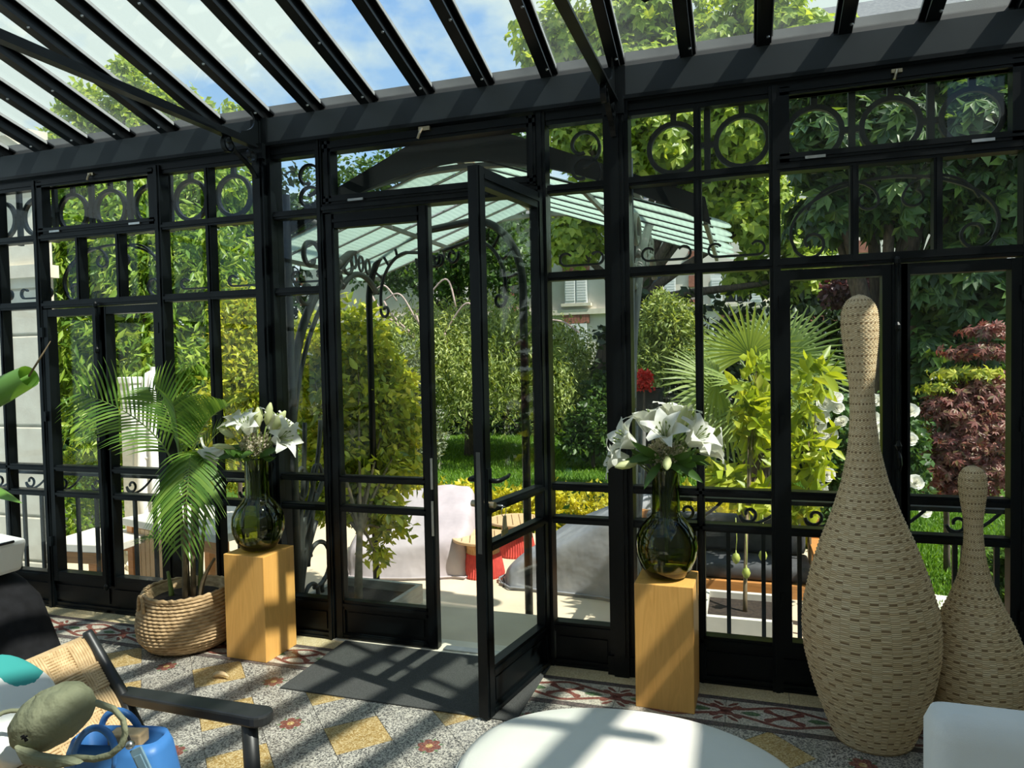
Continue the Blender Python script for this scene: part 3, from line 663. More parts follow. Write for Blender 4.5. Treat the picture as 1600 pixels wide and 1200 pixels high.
for s in (-1, 1):
    ribbon([(-H_+P*i/16, s*(.083-.060*abs(math.cos(PI*i/16))**1.5)) for i in range(17)], .0095, .0006, 0)
    for q in (-1, 1):
        ribbon(bez((0, 0), (q*.03, s*.015), (q*.055, s*.03), (q*.075, s*.05), 7), [.012, .012, .011, .010, .011, .015, .018, .007], .0007, 0)
        ribbon(bez((q*H_, 0), (q*(H_-.03), s*.01), (q*(H_-.03), s*.05), (q*(H_-.065), s*.045), 8), [.013, .012, .010, .009, .008, .009, .011, .012, .006], .0007, 0)
        ribbon([(q*(H_-.01), s*.045), (q*(H_-.035), s*.068), (q*(H_-.05), s*.08)], [.004, .010, .004], .0006, 0)
for q in (-1, 1): ribbon([(q*(.09+.08*i/6), 0) for i in range(7)], [.002, .012, .017, .018, .015, .010, .002], .0006, 1)
ibm = im.mesh('mosaic_motif', [MOSR, MOSG])
for i in range(-8, 7):
    x = -.787+P*i
    if x > 1.7 or x < -4.7: continue
    t_ = link('border_tile', bt, fo, (x, -.272, 0)); link('mosaic_motif', ibm, t_)
for y in (-.158, -.388):
    for i in range(11):
        m = MB(); m.bb(-.31, .31, -.016, .016, -.0035, 0); m.build('border_strip', MOSD, fo, loc=(-4.5+.6225*i, y, 0))
# ------------------------------------------------------------------ things in the room
m = MB(); m.bb(-.57, .57, -.285, .285, 0, .008)
o = m.build('doormat', MAT_, loc=(-1.485, -.325, .0005), bevel=.003)
tag(o, 'large charcoal doormat lying inside the open garden door', 'doormat')

def pedestal(x, y, rz, label):
    m = MB(); m.bb(-.123, .123, -.123, .123, 0, .535)
    o = m.build('wooden_pedestal', OAK, loc=(x, y, 0), rot=(0, 0, rz), bevel=.003)
    tag(o, label, 'pedestal', 'oak block pedestals')
    return o
PA, PB = (-2.415, -.262), (-.335, -.215)
pedestal(*PA, -.03, 'oak block pedestal beside the palm in the woven basket')
pedestal(*PB, -.02, 'oak block pedestal between the open door and the wicker skittles')

def vase(x, y, label):
    r = empty('glass_vase', (x, y, .536), label=label, cat='vase', group='olive green bottle vases')
    out = [(.02, 0), (.065, .001), (.085, .012), (.112, .05), (.130, .10), (.134, .14), (.128, .18), (.108, .222), (.080, .255), (.062, .272), (.060, .30), (.059, .40), (.060, .47), (.062, .480)]
    inn = [(.057, .480), (.055, .47), (.054, .40), (.055, .30), (.057, .274), (.075, .253), (.103, .218), (.123, .178), (.129, .14), (.125, .10), (.107, .052), (.08, .018), (.02, .010)]
    m = MB(); m.lathe(out+inn, 48); o = m.build('glass_body', VASE, r, True)
    m = MB(); m.lathe([(.0635, .268), (.0655, .272), (.0635, .276)], 32, capb=False, capt=False); m.build('neck_ring', VASE, r, True)
    return r
vase(*PA, 'olive green bottle vase on the pedestal beside the palm')
vase(*PB, 'olive green bottle vase on the pedestal beside the wicker skittles')

# lilies
def petal_mesh(name, wd, ln=.115, curl=1.0, ms=PETAL):
    m = MB()
    def f(u, v):
        wv = wd*(math.sin(PI*min(1, v*.86+.10))**.8)*(1-.1*v); s = (u-.5)*2
        rho = .010+.030*v+.052*curl*v**3; z = ln*v-.040*curl*v**4
        cup = .012*(s*s)*math.sin(PI*v)
        return (rho-cup*.8, s*wv, z+cup*.5+.004*math.sin(9*v+2*s)*v)
    m.grid(f, 4, 8); return m.mesh(name, ms, True)
PET = [petal_mesh('petal', .036), petal_mesh('petal', .027)]
stm = MB()
for k in range(6):
    a = k*PI/3+.3; stm.tube([(0, 0, .0), (.010*math.cos(a), .010*math.sin(a), .05), (.022*math.cos(a), .022*math.sin(a), .078)], .0014, 5)
    stm.lathe([(.001, -.008), (.004, 0), (.001, .008)], 6, (.022*math.cos(a), .022*math.sin(a), .082))
stm.tube([(0, 0, -.02), (0, 0, .01)], [.006, .011], 8)
STM = stm.mesh('lily_flower', [STEMG], True)
budm = MB(); budm.lathe([(.004, 0), (.012, .015), (.017, .045), (.014, .075), (.004, .098)], 6); BUDM = budm.mesh('lily_bud', BUD, True)
def lleaf():
    m = MB()
    def f(u, v): s = (u-.5)*2; return (s*.016*math.sin(PI*min(1, v+.06))**.7, -.05*v*v+.004*s*s, .16*v-.03*v*v*v)
    m.grid(f, 2, 7); return m.mesh('lily_leaf', L_LILY, True)
LLEAF = lleaf()
def dir_rot(d, twist=0): return (Vector(d).normalized().to_track_quat('Z', 'Y').to_matrix() @ Matrix.Rotation(twist, 3, 'Z')).to_euler()
def bouquet(x, y, label, fl_dirs, bud_dirs, seed):
    rnd = random.Random(seed)
    r = empty('lily_bouquet', (x, y, 1.016), label=label, cat='bouquet', group='bouquets of white lilies')
    def stalk(name, p, col=STEMG):
        m = MB(); m.tube(bez((p[0]*.02, p[1]*.02, -.42), (0, 0, -.15), (p[0]*.2, p[1]*.2, 0), p, 8), .004, 5); m.build(name, col, r, True)
    for (p, d, s) in fl_dirs:
        stalk('stem', p)
        e = link('lily_flower', STM, r, p, dir_rot(d, rnd.random()*2)); e.scale = (s, s, s)
        for k in range(6):
            a = k*PI/3; c = link('petal', PET[k % 2], e, (0, 0, .004*(k % 2)), (rnd.uniform(-.08, .08), rnd.uniform(-.18, .12), a))
    for (p, d, s) in bud_dirs:
        stalk('stem', p); e = link('lily_bud', BUDM, r, p, dir_rot(d)); e.scale = (s, s, s)
    for k in range(16):
        a = rnd.uniform(PI*.95, 2.05*PI); d = (math.cos(a), math.sin(a), rnd.uniform(-.5, .5))
        e = link('lily_leaf', LLEAF, r, (.05*math.cos(a), .05*math.sin(a), rnd.uniform(.0, .06)), dir_rot(d, rnd.random()*6)); s = rnd.uniform(.7, 1.15); e.scale = (s, s, s)
    o = leaves('filler_flowers', [(0, 0, .065, .085, .075, .055)], 900, .018, .006, FILLER, r, seed, droop=-.2, per=5); o['kind'] = 'stuff'
    return r

# ------------------------------------------------------------------ leaves (numpy)
def unit(a): return a/np.maximum(1e-9, np.linalg.norm(a, axis=-1, keepdims=True))
def leaf_arrays(p, d, L, wd, rng, fold=.25, up=.6, nrm=None):
    n = len(p)
    rv = unit(rng.normal(size=(n, 3))+np.array([0, 0, up])) if nrm is None else nrm
    s = unit(np.cross(d, rv)); nn = np.cross(s, d)
    L = np.broadcast_to(L, (n,))[:, None]; wd = np.broadcast_to(wd, (n,))[:, None]
    tip = p+d*L-nn*L*.12
    mid = p+d*L*.45
    return np.stack([p, mid+s*wd+nn*fold*wd, tip, mid-s*wd+nn*fold*wd], 1)      # n,4,3
def mesh_leaves(name, V4, ms):
    n = len(V4); me = bpy.data.meshes.new(name)
    me.vertices.add(n*4); me.vertices.foreach_set('co', V4.reshape(-1).astype(np.float32))
    base = (np.arange(n)*4)[:, None]
    tri = np.concatenate([base+np.array([0, 2, 1]), base+np.array([0, 3, 2])], 1).reshape(-1)
    me.loops.add(n*6); me.loops.foreach_set('vertex_index', tri.astype(np.int32))
    me.polygons.add(n*2); me.polygons.foreach_set('loop_start', (np.arange(n*2)*3).astype(np.int32))
    me.materials.append(ms); me.update(calc_edges=True); return me
def clump_tips(clumps, n, rng, outer):
    C = np.array(clumps, float); wgt = (C[:, 3]*C[:, 4]*C[:, 5])**.667; idx = rng.choice(len(C), n, p=wgt/wgt.sum())
    u = unit(rng.normal(size=(n, 3))); r = outer+(1-outer)*rng.random(n)
    r = r*(1+.14*np.sin(7*u[:, 0]+3*u[:, 2]+idx)+.10*np.sin(11*u[:, 1]-5*u[:, 2]+2*idx))
    rad = C[idx, 3:6]; return C[idx, :3]+u*rad*r[:, None], unit(u*rad)
def leaves(name, clumps, n, L, wd, ms, parent=None, seed=1, droop=.35, per=6, outer=.6, spread=.9, fan=False, loc=None):
    rng = np.random.default_rng(seed); nt_ = max(1, n//per)
    tp, od = clump_tips(clumps, nt_, rng, outer)
    base = unit(od*.7+rng.normal(size=(nt_, 3))*.45+np.array([0, 0, .15]))
    P = np.repeat(tp, per, 0); B = np.repeat(base, per, 0); m_ = len(P)
    if fan:       # leaflets of one compound leaf spread in a drooping plane
        nr = unit(np.repeat(unit(od*.8+np.array([0, 0, .55])+rng.normal(size=(nt_, 3))*.35), per, 0)); a = np.tile(np.linspace(-1.9, 1.9, per), nt_)
        b0 = unit(B-nr*(B*nr).sum(1, keepdims=True)); b1 = np.cross(nr, b0)
        d = unit(b0*np.cos(a)[:, None]+b1*np.sin(a)[:, None]-nr*.25)
        sc = np.tile(1-.30*np.abs(np.linspace(-1, 1, per)), nt_)*np.repeat(rng.uniform(.7, 1.25, nt_), per)
        V = leaf_arrays(P, d, L*sc, wd*sc, rng, nrm=nr)
    else:
        d = unit(B*.55+rng.normal(size=(m_, 3))*spread*.6+np.array([0, 0, -droop]))
        P = P+rng.normal(size=(m_, 3))*L*.35
        sc = rng.uniform(.65, 1.2, m_); V = leaf_arrays(P, d, L*sc, wd*sc, rng)
    return link(name, mesh_leaves(name, V, ms), parent, loc)
def leaf_parts(root, clumps, n, L, wd, ms, seed, droop=.5, name='leaf'):      # leaves one can pick out singly
    rng = np.random.default_rng(seed); tp, od = clump_tips(clumps, n, rng, 1.0)
    m = MB()
    def f(u, v): s = (u-.5)*2; wv = wd*math.sin(PI*min(.995, max(.02, v)))**.8; return (s*wv, -.12*L*v*v+abs(s)*wv*.25, L*v)
    m.grid(f, 2, 4); me = m.mesh(name, ms, True)
    for p, o_ in zip(tp, od):
        d = o_*.8+rng.normal(size=3)*.45+np.array([0, 0, -droop]); e = link(name, me, root, p, dir_rot(d, rng.uniform(0, 6.28))); s = rng.uniform(.7, 1.2); e.scale = (s, s, s)

# bouquet positions (local, metres)
F1 = [((-.17, -.03, .035), (-1, -.35, -.35), 1.15), ((-.10, .03, .13), (-.5, -.1, .8), 1.1), ((.0, -.05, .13), (.05, -.5, .9), 1.05), ((.05, .05, .14), (.3, .2, .9), 1.05), ((.13, -.02, .09), (.95, -.1, .28), 1.2), ((.10, .05, .12), (.7, .2, .6), 1.0), ((-.05, .06, .12), (-.2, .35, .9), 1.0)]
B1 = [((-.13, 0, .10), (-.6, -.1, .35), 1.05), ((-.06, -.04, .12), (-.2, -.2, .9), 1.2), ((.03, -.02, .15), (.05, 0, 1), 1.15), ((.07, 0, .17), (.25, 0, 1), 1.2), ((.10, .01, .14), (.7, 0, .9), 1.3), ((-.09, -.05, .05), (-.6, -.6, .2), 1.1), ((.0, .02, .15), (0, .3, 1), 1.1)]
bouquet(*PA, 'white lilies and pale buds in the vase beside the palm', F1, B1, 3)
F2 = [((-.12, -.05, .10), (-.75, -.45, .45), 1.15), ((-.15, -.05, .035), (-1, -.3, .05), 1.1), ((-.07, .03, .15), (-.3, .1, 1), 1.1), ((.01, -.06, .12), (-.05, -.75, .75), 1.2), ((.03, .04, .17), (.1, .1, 1), 1.2), ((.10, -.04, .11), (.75, -.35, .6), 1.15), ((.14, .03, .07), (.95, .1, .15), 1.15), ((-.02, .05, .15), (0, .35, .9), 1.0), ((.09, .05, .13), (.6, .25, .7), 1.0)]
B2 = [((.06, -.03, .16), (.3, -.1, 1), 1.2), ((-.11, -.07, .03), (-.7, -.7, -.1), 1.2), ((.02, -.10, .06), (.05, -.9, -.35), 1.1), ((.07, .03, .17), (.4, .1, 1), 1.1)]
bouquet(*PB, 'full open white lilies in the vase beside the wicker skittles', F2, B2, 5)

# woven basket and areca palm
BX, BY = -2.865, -.285
bk = empty('woven_basket', (BX, BY, 0), label='round woven jute basket holding the palm', cat='basket')
prof = [(0, .16), (.03, .205), (.08, .240), (.14, .245), (.20, .236), (.26, .222), (.30, .212)]
def prad(z):
    for (a, ra), (b, rb) in zip(prof, prof[1:]):
        if z <= b: return ra+(rb-ra)*(z-a)/(b-a)
    return prof[-1][1]
m = MB(); rows, nn = 17, 150
rings = []
for j in range(rows*5+1):
    z = .30*j/(rows*5); fr = (j % 5)/5; row = j//5; ring = []
    for k in range(nn):
        a = 2*PI*k/nn; tw = .0035*math.sin(46*a+row*1.3+fr*2.8); rr = prad(z)+.010*math.sin(PI*fr)**.7+tw*math.sin(PI*fr)+.005*math.sin(3*a+z*9)
        ring.append((rr*math.cos(a), rr*math.sin(a), z+.008*math.sin(2*a+1)*(z/.3)))
    rings.append(ring)
for j in range(6):
    q = math.radians(30*j); rr = .20-.008*j
    rings.append([((rr)*math.cos(2*PI*k/nn), rr*math.sin(2*PI*k/nn), .302-.012*j) for k in range(nn)])
m.loft(rings, True, False); m.build('body', JUTE, bk, True)
m = MB(); m.tube([(.212*math.cos(a), .212*math.sin(a), .303+.006*math.sin(2*a+1)+.003*math.sin(30*a)) for a in [2*PI*i/90 for i in range(90)]], .011, 6, True); m.build('rim', JUTE, bk, True)
for s in (-1, 1):
    m = MB(); m.tube([(.240*math.cos(a), .240*math.sin(a), z) for a, z in [(-.45+s*1.55+.14*math.cos(t), .235+.085*math.sin(t)) for i, t in enumerate([PI*i/10 for i in range(11)])]], .009, 6); m.build('rope_handle', JUTE, bk, True)
m = MB(); m.lathe([(.0, .262), (.10, .266), (.20, .258)], 40, capb=False, capt=False); m.build('soil', SOIL, bk, True)
pal = empty('potted_palm', (BX, BY, .255), label='areca palm with arching fronds growing in the woven basket', cat='palm')
def frond(base, pts, n, ll, name='frond', mt=L_ARECA, rise=.35, r0=.007, tstart=.28, drop=.25, wd=.0065, side=None):
    P = bez(base, *pts, n=26); PV = [Vector(p) for p in P]
    m = MB(); m.tube(P, [r0*(1-.8*i/26) for i in range(27)], 6); fr = m.build(name, STEMG, pal, True)
    V = []
    for i in range(n):
        t = tstart+(1-tstart)*i/(n-1); x = t*26; k = min(25, int(x)); p = PV[k].lerp(PV[k+1], x-k); tn = (PV[k+1]-PV[k]).normalized()
        sv = tn.cross(Vector((0, 0, 1)))
        if side is not None: sv = Vector(side)-tn*tn.dot(Vector(side))
        if sv.length < .05: sv = Vector((1, 0, 0))
        sv.normalize(); nv = sv.cross(tn); nv = nv if nv.z > 0 else -nv
        for s in (-1, 1):
            L_ = ll*(.55+.75*math.sin(PI*min(1, .12+.85*(t-tstart)/(1-tstart))))*random.uniform(.9, 1.08)
            d = (sv*s*.85+tn*.75+nv*rise).normalized(); pt = [p]
            for q in range(4):
                d2 = (d+Vector((0, 0, -drop*q*.55))).normalized(); pt.append(pt[-1]+d2*L_/4)
            w2 = nv.cross(d).normalized()
            for q, ww in enumerate((.5, 1, .85, .5, .04)): V += [pt[q]-w2*wd*ww+nv*.003, pt[q]+w2*wd*ww+nv*.003]
    me = bpy.data.meshes.new('leaflets'); F = []
    for i in range(len(V)//10):
        b = i*10; F += [(b+2*q, b+2*q+1, b+2*q+3, b+2*q+2) for q in range(4)]
    me.from_pydata([tuple(v) for v in V], [], F); me.materials.append(mt); me.polygons.foreach_set('use_smooth', [True]*len(me.polygons)); me.update()
    link('leaflets', me, fr)
for k, (x, y, dx, h) in enumerate([(0, 0, .01, .62), (-.03, .02, -.02, .55), (.04, .0, .03, .68), (.06, .03, .05, .45), (.02, -.04, .02, .40), (-.08, -.03, -.02, .14), (.085, .0, .10, .22)]):
    m = MB(); m.tube(bez((x, y, 0), (x, y, h*.4), (x+dx*.5, y, h*.7), (x+dx, y, h), 8), [.015, .014, .013, .012, .011, .010, .009, .008, .007], 8); m.build('cane', STEMG if k % 2 else STEMB, pal, True)
random.seed(11)
frond((0, 0, .52), ((-.03, 0, .78), (-.20, -.03, 1.0), (-.60, -.08, 1.10)), 22, .25, rise=.30, drop=.35, side=(0.35, .5, .8), tstart=.36)
frond((.04, 0, .60), ((.08, -.03, .90), (.20, -.14, .86), (.20, -.24, .36)), 28, .24, rise=.15, drop=.5, tstart=.40, wd=.0075)
frond((-.02, .02, .5), ((-.03, .02, .8), (-.08, .03, 1.0), (-.20, .02, 1.12)), 15, .20, rise=.4, side=(.6, .5, .3), tstart=.5)
frond((.03, 0, .62), ((.05, .02, .85), (.12, .04, .98), (.28, .02, 1.02)), 22, .2, rise=.5)
frond((.06, .03, .45), ((.10, .03, .70), (.14, .02, .78), (.22, -.02, .74)), 16, .15, rise=.3, drop=.4, tstart=.4)
frond((.0, -.02, .62), ((0, -.02, .85), (.02, -.05, .98), (.06, -.12, 1.05)), 22, .17, rise=.6, side=(1, 0, .2))
frond((-.02, 0, .18), ((-.05, -.03, .30), (-.12, -.06, .36), (-.22, -.10, .30)), 12, .10, rise=.3, wd=.006, r0=.004)
frond((.03, .02, .50), ((.05, .05, .75), (.1, .10, .88), (.18, .14, .90)), 14, .15, rise=.4)
m = MB(); m.tube(bez((0, 0, 0), (.02, .01, .02), (.05, .0, .025), (.09, -.01, .008), 8), [.003, .010, .013, .014, .013, .012, .010, .007, .002], 6)
tag(m.build('fallen_leaf', CORD, loc=(-2.44, -.605, .006), rot=(0, 0, .2), smooth=True), 'curled dry leaf lying on a yellow tile by the palm pedestal', 'leaf')

# rattan skittles
SK = [(0, .0), (.002, .12), (.0, .137), (.05, .159), (.147, .193), (.245, .220), (.343, .240), (.44, .245), (.515, .239), (.638, .21), (.76, .171), (.883, .122), (1.005, .082), (1.128, .057), (1.25, .0455), (1.373, .044), (1.47, .055), (1.56, .065), (1.617, .067), (1.666, .063), (1.70, .044), (1.715, .02), (1.718, .004)]
def skittle(x, y, sr, sz, rows, label, tilt):
    r = empty('rattan_skittle', (x, y, 0), label=label, cat='sculpture', group='woven rattan skittles'); r.rotation_euler = (0, tilt, .3)
    zs = [p[0] for p in SK[2:]]; rs = [p[1] for p in SK[2:]]
    ns, sub = 44, 4; n = ns*sub; nv = rows*2
    arcl = np.concatenate([[0], np.cumsum(np.hypot(np.diff(zs), np.diff(rs)))])
    tt = np.linspace(0, arcl[-1], nv+1)
    # smooth profile
    zz = np.interp(tt, arcl, zs); rr = np.interp(tt, arcl, rs)
    ker = np.ones(9)/9
    for _ in range(2):
        pad = np.concatenate([2*rr[0]-rr[8:0:-1], rr, np.full(8, rr[-1])]); rr2 = np.convolve(pad, ker, 'same')[8:-8]; rr[4:-6] = rr2[4:-6]
    a = np.arange(n)/n*2*PI; U = np.arange(n)/sub; col = np.floor(U).astype(int); fu = U-col
    V3 = np.zeros((nv+1, n, 3)); 
    for j in range(nv+1):
        row = j//2; sg = np.where((col+row) % 2 == 0, 1.0, -.45)
        d = (.0024*np.sin(PI*(fu+.125))*sg*(j % 2)-.0022*(1-j % 2))*min(1, rr[j]/.06)
        q = rr[j]*sr+d; V3[j, :, 0] = q*np.cos(a); V3[j, :, 1] = q*np.sin(a); V3[j, :, 2] = zz[j]*sz
    verts = V3.reshape(-1, 3)
    j, k = np.meshgrid(np.arange(nv), np.arange(n), indexing='ij'); k2 = (k+1) % n
    quad = np.stack([j*n+k, j*n+k2, (j+1)*n+k2, (j+1)*n+k], -1).reshape(-1, 4)
    me = bpy.data.meshes.new('woven_body'); nq = len(quad)
    me.vertices.add(len(verts)); me.vertices.foreach_set('co', verts.reshape(-1).astype(np.float32))
    me.loops.add(nq*4); me.loops.foreach_set('vertex_index', quad.reshape(-1).astype(np.int32)); me.polygons.add(nq); me.polygons.foreach_set('loop_start', (np.arange(nq)*4).astype(np.int32))
    uv = me.uv_layers.new(name='UVMap'); uu = np.stack([k/sub, (k+1)/sub, (k+1)/sub, k/sub], -1); vv = np.stack([j/2, j/2, (j+1)/2, (j+1)/2], -1)
    uv.data.foreach_set('uv', np.stack([uu, vv], -1).reshape(-1).astype(np.float32))
    me.materials.append(RATTAN); me.polygons.foreach_set('use_smooth', [True]*nq); me.update(calc_edges=True)
    link('woven_body', me, r)
    m = MB(); m.lathe([(rs[0]*sr-.004, .0), (rs[0]*sr+.004, .004), (rs[0]*sr+.004, .012)], 40); m.build('base_ring', RATTAN, r, True)
    m = MB(); m.lathe([(.0075*sr+.004, 1.708*sz), (.010, 1.716*sz), (.002, 1.7205*sz)], 14, capb=False); m.build('top_knot', RATTAN, r, True)
skittle(.46, -.335, 1, 1, 235, 'tall bowling-pin shaped wicker skittle with a long neck', -.030)
skittle(.835, -.245, .72, .617, 150, 'shorter wicker skittle standing by the window beside the tall one', -.02)

# ottoman
ot = empty('ottoman', (-.305, -1.565, 0), label='ivory pebble-shaped leather ottoman in a patch of sun', cat='ottoman')
def ofn(a): return .46*(1+.03*math.cos(2*a+.4)+.025*math.cos(3*a-.8)), .42*(1+.03*math.cos(2*a)+.02*math.sin(3*a))
def oring(s, z, n=72): return [(ofn(2*PI*k/n)[0]*s*math.cos(2*PI*k/n), ofn(2*PI*k/n)[1]*s*math.sin(2*PI*k/n), z) for k in range(n)]
m = MB(); m.loft([oring(.90, .035), oring(.97, .06), oring(1.0, .14), oring(1.0, .30), oring(.985, .375)], True, False); m.build('side', LEATHERW, ot, True)
m = MB(); m.loft([oring(.985, .375), oring(.985, .385), oring(.965, .402), oring(.92, .413), oring(.75, .420), oring(.4, .424), oring(.05, .425)], False, True); m.build('cushion_top', LEATHERW, ot, True)
m = MB(); m.tube(oring(.992, .378), .005, 6, True); m.build('piping', LEATHERW, ot, True)
for k in range(4):
    a = PI/4+k*PI/2; m = MB(); m.lathe([(.02, 0), (.022, .04)], 12, (.28*math.cos(a), .26*math.sin(a), 0)); m.build('foot', BLACKW, ot)

# pale armchair in the lower right corner
ac = empty('white_armchair', (.78, -1.98, 0), label='white linen armchair with its back near the wicker skittles', cat='armchair')
def rbox(m, x0, x1, y0, y1, z0, z1, b=.03, n=5):
    rings = []
    for z, ins in [(z0, b), (z0+b*.3, b*.3), (z0+b, 0), (z1-b, 0), (z1-b*.3, b*.3), (z1, b)]:
        ring = []
        for cx, cy, a0 in ((x1-b, y1-b, 0), (x0+b, y1-b, PI/2), (x0+b, y0+b, PI), (x1-b, y0+b, 1.5*PI)):
            for i in range(n):
                a = a0+PI/2*i/(n-1); rr = max(.001, b-ins); ring.append((cx+rr*math.cos(a), cy+rr*math.sin(a), z))
        rings.append(ring)
    m.loft(rings)
m = MB(); rbox(m, -.42, .42, .24, .38, .16, .745, .045); m.build('backrest', LINEN, ac, True)
m = MB(); rbox(m, -.32, .32, -.36, .24, .20, .40, .04); m.build('seat_cushion', LINEN, ac, True)
for s in (-1, 1):
    m = MB(); rbox(m, s*.37-.05, s*.37+.05, -.36, .25, .16, .55, .04); m.build('arm', LINEN, ac, True)
    for y in (-.3, .3):
        m = MB(); m.tube([(s*.34, y, 0), (s*.34, y, .17)], [.014, .02], 8); m.build('leg', BLACKW, ac)

# black armchair and white cushion at the left edge
P0 = fl(-70, 1085)
ba = empty('black_armchair', (P0[0], P0[1], 0), 0, label='black cloth armchair at the left edge, half in view', cat='armchair')
tz = at(20, 893, P0[1]+.0)[2]
m = MB(); 
def bring(z, w_, d_, n=28): return [(abs(math.cos(2*PI*k/n))**.5*math.copysign(1, math.cos(2*PI*k/n))*w_, abs(math.sin(2*PI*k/n))**.5*math.copysign(1, math.sin(2*PI*k/n))*d_, z) for k in range(n)]
XR0 = at(65, 1045, P0[1])[0]-P0[0]; XR1 = at(14, 893, P0[1])[0]-P0[0]
rings = []
for i in range(9):
    t = i/8; z = .05+(tz-.05)*t; xr = XR0+.10+(XR1-XR0-.10)*t**1.15; xl = -.55
    e = 1 if i < 7 else (.9 if i == 7 else .72)
    rings.append([(((xr+xl)/2)+p[0]*(xr-xl)/2*e, p[1]*e, p[2]) for p in bring(z, 1, .16)])
m.loft(rings); m.build('backrest', BLACKC, ba, True)
for x in (-.45, .02):
    m = MB(); m.tube([(x, -.08, 0), (x, -.08, .08)], .02, 8); m.build('leg', BLACKW, ba)
m = MB(); rbox(m, -.5, -.02, -.62, -.14, .12, .34, .04); m.build('seat_cushion', BLACKC, ba, True)
c1 = at(21, 846, P0[1]); cz = P0[1]
wc = empty('white_cushion', (c1[0], cz, tz), label='white cushion with black piping on top of the black armchair', cat='cushion')
hz = c1[2]-tz
m = MB(); prof2 = [(-.42, -.02), (-.04, -.015), (0, hz), (-.42, hz+.04)]
m.prism(prof2, 'y', -.07, .07); o = m.build('cover', LINEN, wc, bevel=.02)
m = MB(); m.tube([(.002, -.072, hz), (-.2, -.076, hz-.03), (-.42, -.076, hz-.04)], .006, 6); m.tube([(.002, .0, hz), (0, -.072, hz)], .006, 6); m.build('piping', PIPING, wc, True)

# banana-leaved plant at the left edge
B0 = at(-80, 700, -.62)
bp = empty('banana_plant', (B0[0], -.62, 0), label='broad-leaved green house plant at the left edge, leaf still rolled', cat='plant')
def loc_(p): return (p[0]-B0[0], p[1]+.62, p[2])
m = MB(); m.lathe([(.13, 0), (.17, .05), (.19, .28), (.185, .30), (.17, .29)], 28); m.build('pot', CONC, bp, True)
m = MB(); m.lathe([(0, .27), (.165, .27)], 24, capb=False, capt=False); m.build('soil', SOIL, bp)
a_, b_ = loc_(at(-40, 632, -.65)), loc_(at(45, 588, -.62)); tip = loc_(at(79, 533, -.60))
m = MB(); m.tube(bez((0, 0, .25), (0, 0, .8), (a_[0]-.1, a_[1], a_[2]-.35), a_, 12), [.02]*8+[.016]*5, 8); m.build('stalk', STEMG, bp, True)
m = MB(); m.tube([a_, [(a_[i]*.5+b_[i]*.5) for i in range(3)], b_], [.074, .070, .058], 18, caps=False); m.tube([a_, b_], .010, 6); m.build('rolled_leaf', L_BANANA, bp, True)
m = MB(); m.tube([b_, [(b_[i]+tip[i])/2 for i in range(3)], tip], [.006, .005, .002], 6); m.build('leaf_tip', STEMB, bp, True)
e1 = loc_(at(36, 787, -.75)); e0 = (-.05, -.02, e1[2]+.16)
m = MB(); m.grid(lambda u, v: (e0[0]+(e1[0]-e0[0])*v, e0[1]+(e1[1]-e0[1])*v+(u-.5)*.17*math.sin(PI*min(1, v*.8+.2)), e0[2]+(e1[2]-e0[2])*v**1.6-abs(u-.5)*.10*math.sin(PI*min(1, v*.8+.2))), 4, 10); m.build('leaf_blade', L_BANANA, bp, True)
m = MB(); m.tube(bez((0, 0, .25), (0, 0, .4), (-.02, 0, .5), e0, 8), .014, 8); m.build('stalk', STEMG, bp, True)

# woven lounge chair with the things lying on it
CX, CY = -1.45, -2.13
ch = empty('lounge_chair', (CX, CY, 0), label='black wooden armchair with a woven paper-cord back', cat='chair')
def cl(p): return (p[0]-CX, p[1]-CY, p[2])
YB, YN = -1.855, -2.42
for y in (YB, YN):
    m = MB(); m.tube([cl(p) for p in ((-1.47, y, .30), (-1.537, y, .409), (-1.646, y, .60), (-1.757, y, .752), (-1.762, y, .760))], [.018, .018, .017, .015, .012], 10); m.build('back_post', BLACKW, ch, True)
    s = 1 if y == YB else -1
    pl = [(-1.66, -.026), (-1.24, -.034)]+[(-1.205+.036*math.sin(a), -.036*math.cos(a)) for a in [PI*i/10 for i in range(11)]]+[(-1.24, .034), (-1.66, .026)]
    m = MB(); m.prism([(px-CX, py+y+s*.012-CY) for px, py in pl], 'z', .574, .603); m.build('arm', BLACKW, ch, bevel=.006)
    m = MB(); m.tube([cl((-1.225, y, .574)), cl((-1.215, y, .3)), cl((-1.20, y, 0))], [.020, .021, .015], 10); m.build('front_leg', BLACKW, ch, True)
    m = MB(); m.tube([cl((-1.62, y, .58)), cl((-1.66, y, .3)), cl((-1.72, y, 0))], [.018, .021, .015], 10); m.build('rear_leg', BLACKW, ch, True)
    m = MB(); m.tube([cl((-1.66, y, .325)), cl((-1.22, y, .335))], .016, 8); m.build('seat_rail', BLACKW, ch, True)
for x, z in ((-1.21, .335), (-1.60, .32)):
    m = MB(); m.tube([cl((x, YB, z)), cl((x, YN, z))], .015, 8); m.build('cross_rail', BLACKW, ch, True)
# seat pad of woven cord
m = MB(); m.grid(lambda u, v: cl((-1.63+.42*u, YN+.02+(YB-YN-.04)*v, .345-.02*math.sin(PI*u)*math.sin(PI*v)+.003*math.cos(PI*16*v)*math.cos(PI*10*u))), 40, 60); m.build('seat', CORD, ch, True)
